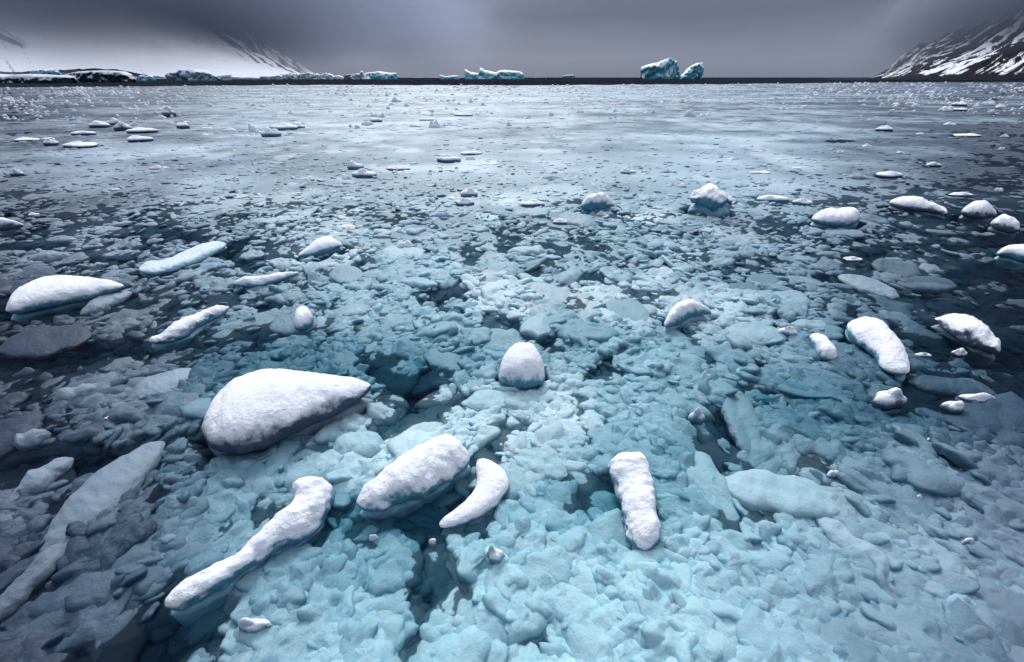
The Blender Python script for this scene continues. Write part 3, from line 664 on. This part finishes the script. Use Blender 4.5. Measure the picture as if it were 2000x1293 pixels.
for (cx, cy_, r, dp, sf) in FOOT:
    R = r + 3 * sf
    jr = (np.abs(X - cx) < R) & (np.abs(Y - cy_) < R)
    if not jr.any(): continue
    d = np.hypot(X[jr] - cx, Y[jr] - cy_) - r
    pd = dp * np.exp(-(np.clip(d, 0, None) / sf)**2)
    Zs[jr] = np.minimum(Zs[jr], np.maximum(Zs[jr] - pd, -1.1))
    Zs[jr] = np.minimum(Zs[jr], np.where(d < 0, Zs[jr] * 0 + 0.02, Zs[jr] + 1))
c_dark = np.array([.027, .044, .076]); c_pale = np.array([.32, .41, .495]); c_tdark = np.array([.012, .155, .215]); c_tpale = np.array([.34, .535, .575])
def slush_col(tn, lm, cy_):
    t = np.clip(tn * .50 + (lm - .42) * 1.45, 0, 1)[..., None]; cc = cy_[..., None]
    return (c_dark * (1 - t) + c_pale * t) * (1 - cc) + (c_tdark * (1 - t) + c_tpale * t) * cc
for (o_, u_, v_, mt) in FLC:
    nv = len(o_.data.vertices); co = np.zeros(nv * 3, np.float32); o_.data.vertices.foreach_get('co', co); co = co.reshape(-1, 3)
    tn_ = (.78 if mt == M_PALE else .35 if mt == M_GREY else .05) + .35 * (fbm2(co[:, 0] * 2.5 + u_, co[:, 1] * 2.5, 17, 4) - .5) * 2
    lm_ = bil(GL, np.array([u_]), np.array([v_]))[0] + (.12 if mt == M_PALE else -.03)
    cl = np.clip(slush_col(np.clip(tn_, 0, 1.2), np.full(nv, lm_), np.full(nv, bil(GC, np.array([u_]), np.array([v_]))[0])), 0, .85)
    ca_ = o_.data.color_attributes.new('Col', 'FLOAT_COLOR', 'POINT'); ca_.data.foreach_set('color', np.c_[cl, np.ones(nv)].astype(np.float32).ravel())
streak = lambda x, y: (fbm2(x * .10, y * .22, 93, 5) - .5) * 1.1 + sstep(8, 30, y) * (fbm2(x * .8, y * .8, 97, 4) - .5) * .7 - .05 * sstep(20, 60, y) + (fbm2(x * .6, y * .5, 95, 3) - .5) * .35
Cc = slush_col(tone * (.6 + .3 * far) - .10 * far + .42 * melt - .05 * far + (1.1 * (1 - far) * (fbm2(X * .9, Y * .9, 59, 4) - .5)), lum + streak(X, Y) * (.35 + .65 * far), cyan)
bedc = np.array([.04, .055, .095]) * (1 - cyan[..., None]) + np.array([.12, .46, .58]) * cyan[..., None]
lowm = (sstep(-.03, -.16, Zs) * (1 - far))[..., None]; Cc = Cc * (1 - lowm) + bedc * lowm
mk = (sstep(.52, .70, fbm2(X * .62, Y * .62, 87, 5)) * sstep(.5, .75, lum) * .45)[..., None] * (1 - lowm); Cc = Cc * (1 - mk) + np.array([.55, .67, .70]) * mk
V = np.stack([X, Y, Zs], -1).reshape(-1, 3)
n_, m_ = X.shape
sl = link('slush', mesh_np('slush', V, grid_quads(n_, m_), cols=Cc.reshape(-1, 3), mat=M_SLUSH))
tag(sl, 'soggy blue-grey slush filling the gaps between the loose ice pieces', 'slush', None, 'stuff')

# the loose rounded pieces themselves, jumbled over that sheet
rs = np.random.RandomState(4)
def piece_template(k, nr=7, na=15):
    r_ = np.random.RandomState(300 + k); th = np.arange(na) / na * 2 * np.pi
    out_ = 1 + .14 * np.sin(2 * th + r_.rand() * 6) + .12 * r_.rand() * np.sin(3 * th + r_.rand() * 6) + .07 * np.sin(5 * th + r_.rand() * 6) + .04 * r_.randn(na)
    al = np.linspace(.12, 2.05, nr)[:, None]; pw = r_.uniform(.55, .85)
    rad = np.sin(np.minimum(al, np.pi / 2))**pw * np.where(al > np.pi / 2, .96, 1); z = np.sign(np.cos(al)) * np.abs(np.cos(al))**.8
    x = rad * np.cos(th) * out_; y = rad * np.sin(th) * out_; z = z + 0 * x
    z = z * (1 + .35 * (fbm2(x * 1.6 + k * 5, y * 1.6, 7 + k, 3) - .5) * 2)
    V = np.vstack([np.stack([x, y, z], -1).reshape(-1, 3), [[0, 0, z[0].mean() * 1.02]]])
    Q = grid_quads(nr, na, True); T = np.array([(nr * na, j, (j + 1) % na) for j in range(na)])
    return V, Q[:, ::-1], T
NP = 60000
pu = rs.uniform(-480, 2480, NP); pv = edge_v(pu) + 3 + (1430 - edge_v(pu) - 3) * rs.rand(NP)**1.2
px_, py_ = ground(pu, pv); sc = (np.hypot(px_, np.hypot(py_, H))) / F * .93
Rw = np.exp(rs.normal(np.log(.068), .48, NP)); Rw[rs.rand(NP) < .05] *= 2.2
Rw = np.clip(Rw, 4.5 * sc, .55); Rw = np.minimum(Rw, 60 * sc)
plum = bil(GL, pu, pv); pcy = bil(GC, pu, pv)
pcov = plum + 0.30 * (fbm2(px_ * .55, py_ * .55, 31, 4) - .5) + .30 * (fbm2(px_ * 1.7, py_ * 1.7, 37, 3) - .5)
pdeep = np.zeros(NP)
for (u, v, ru, rv, d) in HOLES: pdeep += d * np.exp(-(((pu - u) / ru)**2 + ((pv - v) / rv)**2) * 1.1)
pdeep = pdeep + gaps(px_, py_, plum)
keep = rs.rand(NP) < np.clip(1.15 - pdeep * 1.6, .10, 1) * np.clip(.35 + 1.05 * pcov, .22, 1)
for (cx, cy_, r, dp, sf) in FOOT: keep &= np.hypot(px_ - cx, py_ - cy_) > r * .9 + Rw * .15
idx = np.where(keep)[0]; rough_ = fbm2(px_ * .45, py_ * .45, 57, 3)
idx = idx[rs.rand(len(idx)) < np.clip(1.5 - 2.0 * np.abs(rough_[idx] - .35), .35, 1)]
n = len(idx); k1 = 1 + rs.rand(n) * .9; Rr = Rw[idx]
A = Rr * np.sqrt(k1); B = Rr / np.sqrt(k1); Ch = Rr * rs.uniform(.38, .80, n) * np.clip(.13 / Rr, .40, 1)
yaw = rs.uniform(0, np.pi, n) ; tx = rs.normal(0, .26, n); ty = rs.normal(0, .26, n)
tx *= 1 - .75 * sstep(6, 25, py_[idx]); ty *= 1 - .75 * sstep(6, 25, py_[idx]); big_ = Rr > .14; tx[big_] *= .4; ty[big_] *= .4
pf = sstep(3, 16, py_[idx])
zz_ = -0.015 + .035 * pf + (np.clip(pcov[idx], 0, 1) - .5) * .10 * (1 - .6 * pf) + .16 * (1 - .8 * pf) * (fbm2(px_[idx] * 1.1, py_[idx] * 1.1, 58, 3) - .5) - pdeep[idx] * .30 + rs.normal(0, .018, n) - Ch * .45
Ch = Ch * (1 - .5 * pf)
tn = np.clip(rs.normal(.46, .11, n) + .16 * pf + (zz_ - zz_.mean()) * 3.2 * (1 - pf) + (1.1 - .7 * pf) * (fbm2(px_[idx] * .9, py_[idx] * .9, 59, 4) - .5), 0, 1.1)
pc = slush_col(tn, plum[idx] + streak(px_[idx], py_[idx]) * (.35 + .65 * sstep(7, 38, py_[idx])), pcy[idx])
milk = lambda x, y, l: (sstep(.52, .70, fbm2(x * .62, y * .62, 87, 5)) * sstep(.5, .75, l) * .55)[..., None]
wh = np.array([.60, .72, .75]); mk = milk(px_[idx], py_[idx], plum[idx]); pc = pc * (1 - mk) + wh * mk
pc *= np.where(rs.rand(n) < .03, 1.25, 1)[:, None]; pc = np.clip(pc, 0, .85)
VV = []; QQ = []; TT = []; CC = []; off = 0; NTMP = 14
lod = (Rr / sc[idx] > 16).astype(int); ch = rs.randint(0, NTMP, n)
for L_ in (0, 1):
    for k in range(NTMP):
        s = np.where((ch == k) & (lod == L_))[0]
        if not len(s): continue
        V0, Q0, T0 = piece_template(k, *((6, 12) if L_ == 0 else (11, 26)))
        P = V0[None] * np.stack([A[s], B[s], Ch[s]], -1)[:, None]
        z2 = P[..., 2] + P[..., 0] * tx[s][:, None] + P[..., 1] * ty[s][:, None]
        c_, s_ = np.cos(yaw[s])[:, None], np.sin(yaw[s])[:, None]
        x2 = P[..., 0] * c_ - P[..., 1] * s_ + px_[idx][s][:, None]; y2 = P[..., 0] * s_ + P[..., 1] * c_ + py_[idx][s][:, None]
        if L_: z2 = z2 + Rr[s][:, None] * .14 * (fbm2(x2 * 14, y2 * 14, 66, 3) - .5) * 2
        P = np.stack([x2, y2, z2 + zz_[s][:, None]], -1); m0 = len(V0)
        o_ = (off + np.arange(len(s)) * m0)[:, None, None]
        VV.append(P.reshape(-1, 3)); QQ.append((Q0[None] + o_).reshape(-1, 4)); TT.append((T0[None] + o_).reshape(-1, 3)); off += len(s) * m0
        tz = np.clip(V0[:, 2], -.2, 1); wet = sstep(.75, .05, tz)[None, :, None]          # wet translucent rim, darkened to paint soft creases between pieces; frosted crown
        wc = (pc[s] * np.array([.42, .62, .70]))[:, None]
        CC.append((pc[s][:, None] * (1 - wet * .75 * (1 - .85 * pf[s][:, None, None])) * 1.06 + wc * wet * .75 * (1 - .85 * pf[s][:, None, None])).reshape(-1, 3))
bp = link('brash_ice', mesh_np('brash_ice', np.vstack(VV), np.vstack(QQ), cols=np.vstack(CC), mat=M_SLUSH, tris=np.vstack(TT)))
tag(bp, 'thousands of loose rounded ice pieces jumbled in the slush', 'brash ice', None, 'stuff')
print('slush verts', len(V), 'pieces', n, off)
# ------------------------------------------------------------------ icebergs
def berg_material(name, teal1, teal2, snow, thr=0.55, sc=0.06):
    m, t, o = mat_new(name); p = nd(t, 'ShaderNodeBsdfPrincipled'); p.inputs['Roughness'].default_value = .6; p.inputs['Specular IOR Level'].default_value = .15
    g = nd(t, 'ShaderNodeNewGeometry'); s = nd(t, 'ShaderNodeSeparateXYZ'); t.links.new(g.outputs['Normal'], s.inputs[0])
    c = nd(t, 'ShaderNodeTexCoord'); n = nd(t, 'ShaderNodeTexNoise'); n.inputs['Scale'].default_value = sc * 3; n.inputs['Detail'].default_value = 6; n.inputs['Roughness'].default_value = .65
    t.links.new(c.outputs['Object'], n.inputs['Vector'])
    a_ = nd(t, 'ShaderNodeMath', operation='MULTIPLY_ADD'); a_.inputs[1].default_value = 1.1; a_.inputs[2].default_value = -.55; t.links.new(n.outputs['Fac'], a_.inputs[0])
    b_ = nd(t, 'ShaderNodeMath', operation='ADD'); t.links.new(a_.outputs[0], b_.inputs[0]); t.links.new(s.outputs['Z'], b_.inputs[1])
    r = nd(t, 'ShaderNodeValToRGB'); r.color_ramp.elements[0].position = thr - .1; r.color_ramp.elements[1].position = thr + .1
    r.color_ramp.elements[0].color = (0, 0, 0, 1); r.color_ramp.elements[1].color = (1, 1, 1, 1); t.links.new(b_.outputs[0], r.inputs[0])
    n2 = nd(t, 'ShaderNodeTexNoise'); n2.inputs['Scale'].default_value = sc * 2; n2.inputs['Detail'].default_value = 5; n2.inputs['Roughness'].default_value = .7
    mp_ = nd(t, 'ShaderNodeMapping'); mp_.inputs['Scale'].default_value = (1, 1, 3); t.links.new(c.outputs['Object'], mp_.inputs[0]); t.links.new(mp_.outputs[0], n2.inputs['Vector'])
    r2 = nd(t, 'ShaderNodeValToRGB'); r2.color_ramp.elements[0].position = .38; r2.color_ramp.elements[1].position = .62
    r2.color_ramp.elements[0].color = (*teal1, 1); r2.color_ramp.elements[1].color = (*teal2, 1); t.links.new(n2.outputs['Fac'], r2.inputs[0])
    x = nd(t, 'ShaderNodeMix', data_type='RGBA'); t.links.new(r.outputs[0], x.inputs[0]); t.links.new(r2.outputs[0], x.inputs[6]); x.inputs[7].default_value = (*snow, 1)
    t.links.new(x.outputs[2], p.inputs['Base Color'])
    bb = nd(t, 'ShaderNodeBump'); bb.inputs['Distance'].default_value = 2.0; bb.inputs['Strength'].default_value = .3; t.links.new(n.outputs['Fac'], bb.inputs['Height']); t.links.new(bb.outputs[0], p.inputs['Normal'])
    t.links.new(p.outputs[0], o.inputs[0]); return m
MB_T = berg_material('berg_teal', (.07, .58, .72), (.42, .94, 1.0), (.92, .94, .96), .42)
MB_W = berg_material('berg_white', (.12, .66, .80), (.60, .95, 1.0), (.94, .95, .97), .12)
MB_D = berg_material('berg_dark', (.008, .015, .022), (.03, .07, .09), (.62, .64, .72), .42, .16)  # far-left bergs: shaded faces painted as near-black ice
MB_G = berg_material('berg_grey', (.14, .34, .44), (.42, .56, .66), (.62, .68, .76), .6, .10)
def berg(prof, vb, Y, label, mat, depth=.5, rough=.12, seed=1, lean=0.0, name='iceberg', tint=None, nx=110, group='icebergs along the horizon'):
    """prof: (u, v of the top edge) left to right; vb: waterline row; Y: distance"""
    us = np.linspace(prof[0][0], prof[-1][0], nx); vt = np.interp(us, [p[0] for p in prof], [p[1] for p in prof])
    x = np.array([at(u, vb, Y)[0] for u in us]); h = np.array([at(u, vt_, Y)[2] for u, vt_ in zip(us, vt)])
    h = np.maximum(h, .3); Wd = (x[-1] - x[0]) * depth; hm = h.max()
    s = np.linspace(-1, 1, nx); foot = np.sqrt(np.clip(1 - np.abs(s)**3, 0.02, 1))
    # cross-section: front wall up, over the top, down the back
    cs = [(-1.0, -.25), (-1.02, 0.0), (-.98, .12), (-1.0, .25), (-.96, .38), (-.97, .5), (-.92, .62), (-.90, .74), (-.82, .84), (-.66, .92), (-.4, .97), (-.1, 1.0), (.25, .98), (.6, .85), (.85, .5), (.95, 0), (.9, -.25)]
    V = np.zeros((nx, len(cs), 3))
    for j, (a_, b_) in enumerate(cs):
        V[:, j, 0] = x; V[:, j, 1] = Y + Wd / 2 + a_ * Wd / 2 * foot; V[:, j, 2] = b_ * h if b_ > 0 else b_ * hm
    k = 3.2 / hm
    f = fbm3(V[..., 0] * k * .6, V[..., 1] * k * .6, V[..., 2] * k, seed, 4) - .5
    f2 = fbm3(V[..., 0] * k * .6 + 40, V[..., 1] * k * .6, V[..., 2] * k * .7, seed + 9, 4) - .5
    f = f + 1.1 * (np.abs(fbm3(V[..., 0] * k * 1.6 + 9, V[..., 1] * k, V[..., 2] * k * 1.4, seed + 21, 4) - .5) - .1); f2 = f2 + .8 * (np.abs(fbm3(V[..., 0] * k * 1.5, V[..., 1] * k, V[..., 2] * k * 1.5, seed + 31, 3) - .5) - .1)
    V[..., 1] += f * hm * rough * 9; V[..., 0] += f2 * hm * rough * 2.0
    V[..., 2] += np.where(V[..., 2] > .2 * hm, f2 * hm * rough * 1.2, 0)
    c = V.reshape(-1, 3); org = np.array([(x[0] + x[-1]) / 2, Y, 0])
    o = link(name, mesh_np(name, c - org, grid_quads(nx, len(cs)), mat=mat, smooth=False), None, Vector(org))
    tag(o, label, 'iceberg', group); return o
berg([(-60,142),(-20,145),(5,148),(15,145),(40,144),(70,146),(100,147),(110,151)], 160.5, 285, 'long low dark-sided berg at the far left, black at the waterline', MB_D, .5, .05, 3)
berg([(106,149),(118,144),(140,140),(160,138),(200,137),(228,139),(238,145),(244,154)], 158.5, 340, 'dark-based berg with striped snow on top, second from the left', MB_D, .4, .06, 4)
berg([(52,144),(56,138),(66,135),(88,135),(92,137),(98,133),(105,134),(108,142)], 152, 900, 'small turquoise block behind the low dark-sided berg', MB_T, .5, .08, 5)
berg([(266,151),(272,147.5),(292,147),(298,151)], 155.5, 560, 'little teal slab between the striped berg and the humped grey one', MB_T, .4, .08, 6)
berg([(312,150),(316,145),(330,140),(345,139),(352,134),(372,135),(385,138),(398,139),(408,146),(412,150)], 155.5, 560, 'humped grey-green berg left of the flat turquoise slab', MB_G, .5, .09, 7)
berg([(398,151),(400,148),(420,146.5),(444,144.5),(447,145),(449,152)], 154.5, 640, 'flat turquoise slab with a white top edge', MB_W, .4, .04, 8)
berg([(448,152),(452,149),(470,150),(490,150),(504,152)], 153.5, 900, 'very low strip of white ice right of the flat slab', MB_W, .3, .05, 9)
berg([(504,151),(508,147.5),(525,148),(545,146),(549,150)], 153.5, 900, 'low white berg with a blue foot at its left end', MB_W, .4, .07, 10)
berg([(543,150),(547,143),(565,142.5),(580,143),(585,149)], 153.5, 920, 'blocky white and teal berg, left one of a joined-looking trio', MB_W, .4, .1, 11)
berg([(578,150),(582,144),(600,142),(612,142.5),(622,144),(624,150)], 153.5, 900, 'white berg with teal gullies, middle of the joined-looking trio', MB_W, .4, .12, 12)
berg([(620,151),(626,145),(636,142),(646,145),(653,150)], 153.5, 880, 'domed white berg, right one of the joined-looking trio', MB_W, .5, .08, 13)
berg([(645,152),(652,148.5),(660,147),(666,149),(670,152)], 153.5, 860, 'tiny white dome of ice left of the spiked berg', MB_W, .6, .05, 14)
berg([(668,151),(676,145),(690,144),(700,148)], 152.5, 1300, 'dim teal berg behind the spiked one', MB_G, .5, .1, 15)
berg([(680,152),(685,148),(694,144),(703,143),(705.5,139),(708,138.5),(711,146),(718,149),(722,152)], 153.5, 900, 'white berg with a thin blue spike', MB_W, .4, .08, 16)
berg([(708,149),(710,142),(722,141),(736,139),(745,140),(757,142),(766,142.5),(771,142),(773,151)], 152.8, 980, 'white-topped berg with a squared blue right end', MB_T, .6, .07, 17)
berg([(857,145.5),(861,147),(868,149),(880,147.5),(895,147),(898,151)], 152.8, 980, 'small flat white berg left of the saddle-shaped one', MB_T, .6, .06, 18)
berg([(905,134),(909,135.5),(916,140),(928,142.5),(934,142),(937,131.5),(940,131.5),(945,136),(955,138),(962,140),(968,141),(974,137.5),(984,136),(1000,137.5),(1012,138.5),(1021,141),(1025,146),(1024,150)], 153, 1000, 'long saddle-shaped turquoise berg with a white peak, centre of the horizon', MB_T, .6, .05, 19)
berg([(1098,149.5),(1102,147),(1110,146.2),(1121,146),(1124,149.5)], 151.4, 6000, 'faint distant berg right of the saddle-shaped one', MB_G, .5, .05, 20)
berg([(1256,130),(1258,128.5),(1270,125),(1285,121.5),(1292,118),(1298,115.5),(1304,113.5),(1310,114),(1314,117),(1321,118.5),(1324,131),(1329,140),(1333,149)], 152.3, 1150, 'tallest berg, white and turquoise block sloping up to the right', MB_T, .5, .09, 21)
berg([(1334,150),(1340,142),(1345,134),(1352,128),(1360,123.5),(1368,122.5),(1372,127),(1375,134),(1375,150)], 152.3, 1160, 'rounded grooved turquoise berg right beside the tallest one', MB_T, .7, .1, 22)
# floating dark lump on the open water
x_, y_, W_, D_, Z_ = lump_dims(1072, 153.6, 9, 3.4)
md, t__, o__ = mat_new('wet_rock'); pq = nd(t__, 'ShaderNodeBsdfPrincipled'); pq.inputs['Base Color'].default_value = (.015, .015, .02, 1); pq.inputs['Roughness'].default_value = .7; t__.links.new(pq.outputs[0], o__.inputs[0])
V, Q, T = dome(W_, D_, Z_, 77, 6, 16, -.5); o = link('dark_rock', solid(V, Q, T, md, 'dark_rock')); o.location = (x_, y_, 0)
tag(o, 'tiny black lump on the open water right of the saddle-shaped berg', 'rock')

# ------------------------------------------------------------------ mountains
def slope(name, prof, vb, Yb, depthf, label, colfn, nu=420, nr=170, rough=.10, seed=1, kind='structure', fscale=1.0):
    us = np.linspace(prof[0][0], prof[-1][0], nu); vt = np.interp(us, [p[0] for p in prof], [p[1] for p in prof])
    dx, dy, dz = ray(us, vb); vt = vt + 3.0 * (fbm2(us / 14 + seed, us * 0, seed, 4) - .5)
    YB = np.interp(us, [q[0] for q in Yb], [q[1] for q in Yb])
    # crest at YB*(1+depthf): height that meets the profile row there
    YC = YB * (1 + depthf); ddx, ddy, ddz = ray(us, vt); zc = H + YC * ddz / ddy
    s = np.linspace(0, 1, nr)[:, None]
    Yg = YB[None] + (YC - YB)[None] * s; Xg = (dx / dy)[None] * Yg + ((ddx / ddy) - (dx / dy))[None] * Yg * s
    z = zc[None] * (s**0.95)
    L_ = zc.max()
    f = fbm2(Xg / L_ * 3.2 * fscale + s * 1.5, Yg / L_ * 1.3 * fscale, seed + 3, 6) - .5
    rdg = 1 - np.abs(2 * fbm2(Xg / L_ * 7 * fscale + s * 4, Yg / L_ * 1.6 * fscale, seed + 8, 5) - 1)
    z = z + L_ * rough * (f * 1.4 + (rdg - .6) * .5) * np.minimum(1, s * 6) * np.minimum(1, zc[None] / L_ * 3)
    z = np.maximum(z, -1); z[0] = -2
    C_ = colfn(us[None] + 0 * s, s + 0 * us[None], Xg / L_, Yg / L_, z / L_)
    # back side
    V = np.stack([Xg, Yg, z], -1)
    back = np.stack([Xg[-1] * 1.2, Yg[-1] * 1.25, np.full(nu, -5.)], -1)[None]
    V = np.vstack([V, back]); C_ = np.vstack([C_, C_[-1:]])
    o = link(name, mesh_np(name, V.reshape(-1, 3), grid_quads(nr + 1, nu), cols=C_.reshape(-1, 3), mat=M_HILL))
    return tag(o, label, None, None, kind)
M_HILL = attr_material('hillside', .9, .05, .05, 3.0, .5)
SN = np.array([.78, .80, .87]); RK = np.array([.008, .008, .011])
def mixc(a_, b_, t): return a_ * (1 - t[..., None]) + b_ * t[..., None]
def col_right(u, s, x, y, z):
    q = .5 * fbm2(x * 20 - s * 5, y * 10 + s * 12, 3, 6) + .5 * fbm2(x * 30 + s * 3, s * 22 + y * 4, 4, 5); g = fbm2(x * 5 - s * 2, y * 3 + s * 4, 9, 4)
    th = .455 - .55 * (g - .5) - .07 * s + .03 * fbm2(u / 3., s * 90, 12, 2)
    t = sstep(th - .015, th + .015, q)
    shore = sstep(.065, .045, s + .05 * (fbm2(u / 9, s * 20, 15, 3) - .5))
    return mixc(SN, RK, np.clip(t + shore, 0, 1))
def col_left(u, s, x, y, z):
    # rock ribs run down the fall line, leaning to the right, on the two ridge flanks only
    rib = fbm2((u - 150 * (1 - s)) / 9.0, s * 2.2, 21, 4)
    m1 = np.exp(-((u - (400 + 190 * (1 - s)**1.0)) / 60)**2) * sstep(.10, .3, s)
    rib2 = fbm2((u - 420 * (.27 - s)) / 7., s * 5, 27, 3)
    m2 = np.exp(-((u - (12 + 430 * (.27 - s))) / 26)**2) * sstep(.11, .17, s)
    t = np.maximum(sstep(.58, .64, rib * 0.75 + .26 * m1), sstep(.50, .58, rib2 * .55 + .40 * m2))
    return mixc(SN * .80, np.array([.07, .07, .10]), t * .95)
def col_dim(u, s, x, y, z):
    return mixc(SN * .5, np.array([.09, .10, .14]), sstep(.35, .6, fbm2((u + 60 * s) / 8., s * 3, 33, 4)))
slope('hill', [(1722,151),(1732,139),(1747,124),(1765,108),(1788,93),(1815,81),(1850,68),(1900,50),(1950,34),(2010,14),(2100,-50),(2300,-120),(2700,-200)], 153.5,
      [(1722,1500),(1800,1150),(2000,720),(2300,520),(2700,420)], .55, 'steep headland of black rock streaked with snow', col_right, seed=5, rough=.14)
slope('mountain', [(-700,-150),(-200,-60),(0,-40),(100,-25),(250,5),(400,50),(470,82),(520,100),(560,125),(600,146),(640,151)], 152.0,
      [(-700,1800),(0,2200),(640,2900)], 1.5, 'broad snowy mountain side vanishing into low cloud', col_left, seed=12, rough=.035)
slope('mountain', [(480,60),(540,100),(580,122),(600,136),(625,148),(650,151.5)], 151.8, [(480,4200),(650,4400)], .5, 'dim far mountain shoulder behind the snowy one', col_dim, seed=15, rough=.05, nu=160, nr=80)
slope('shore', [(-300,138),(0,140),(50,140.5),(110,137),(170,134.5),(215,134.5),(245,139),(300,149),(330,151.5)], 152.2, [(-300,1300),(330,1300)], .12, 'low grey shore ridge at the foot of the snowy mountain',
      lambda u, s, x, y, z: mixc(SN * .75, np.array([.11, .105, .13]), sstep(.40, .55, fbm2(u / 20., s * 6, 44, 4) * .6 + s * .35)), seed=22, rough=.10, nu=200, nr=30)

# ------------------------------------------------------------------ low cloud banks that swallow the summits
def cloud_material(dens, col):
    m, t, o = mat_new('cloud'); v = nd(t, 'ShaderNodeVolumePrincipled'); v.inputs['Color'].default_value = (*col, 1)
    v.inputs['Density'].default_value = dens; v.inputs['Anisotropy'].default_value = 0.0
    t.links.new(v.outputs[0], o.inputs['Volume']); return m
def cloud(c, r, dens, col, label, seed, amp=.25, rot=0.0):
    """flattened blob: centre and radii in metres"""
    nth, nph = 48, 96
    th = np.linspace(0.01, math.pi - .01, nth)[:, None]; ph = (np.arange(nph) / nph * 2 * math.pi)[None]
    d = np.stack([np.sin(th) * np.cos(ph), np.sin(th) * np.sin(ph), np.cos(th) + 0 * ph], -1)
    k = 1 + amp * 2 * (fbm3(d[..., 0] * 2.2 + seed, d[..., 1] * 2.2, d[..., 2] * 2.2, seed, 4) - .5)
    P = d * k[..., None]; P[..., 1] = np.sign(d[..., 1]) * np.abs(d[..., 1])**4.5
    P = P * np.array(r)
    cr_, sr_ = math.cos(rot), math.sin(rot)
    P = np.stack([P[..., 0] * cr_ - P[..., 2] * sr_, P[..., 1], P[..., 0] * sr_ + P[..., 2] * cr_], -1)
    Q = grid_quads(nth, nph, True); V = P.reshape(-1, 3); a_ = len(V)
    V = np.vstack([V, P[0].mean(0), P[-1].mean(0)])
    T = np.array([(a_, (j + 1) % nph, j) for j in range(nph)] + [(a_ + 1, (nth - 1) * nph + j, (nth - 1) * nph + (j + 1) % nph) for j in range(nph)])
    o = link('cloud', solid(V, Q, T, cloud_material(dens, col), 'cloud'), None, Vector(c))
    return tag(o, label, 'cloud', None, 'stuff')
def cpos(u, v, Y): x, y, z = at(u, v, Y); return (float(x), float(y), float(z))
CA = (.80, .86, 1.0)
for k, (u, v, Y, rx, ry, rz, dn, am, rot, lab) in enumerate([
    (60, -86, 1500, 1500, 140, 285, .0150, .12, -.03, 'dark low cloud over the left mountain'),
    (420, -14, 1750, 620, 110, 190, .0150, .2, -.22, 'grey mist lying along the crest of the left mountain'),
    (660, -18, 2000, 700, 130, 240, .0100, .2, -.30, 'grey cloud edge wrapping the right shoulder of the left mountain'),
    (2090, -62, 560, 230, 65, 66, .030, .25, .35, 'dark mist hiding the top of the right headland')]):
    cloud(cpos(u, v, Y), (rx, ry, rz), dn, CA if k < 3 else (.5, .54, .64), lab, 50 + k, am, rot)
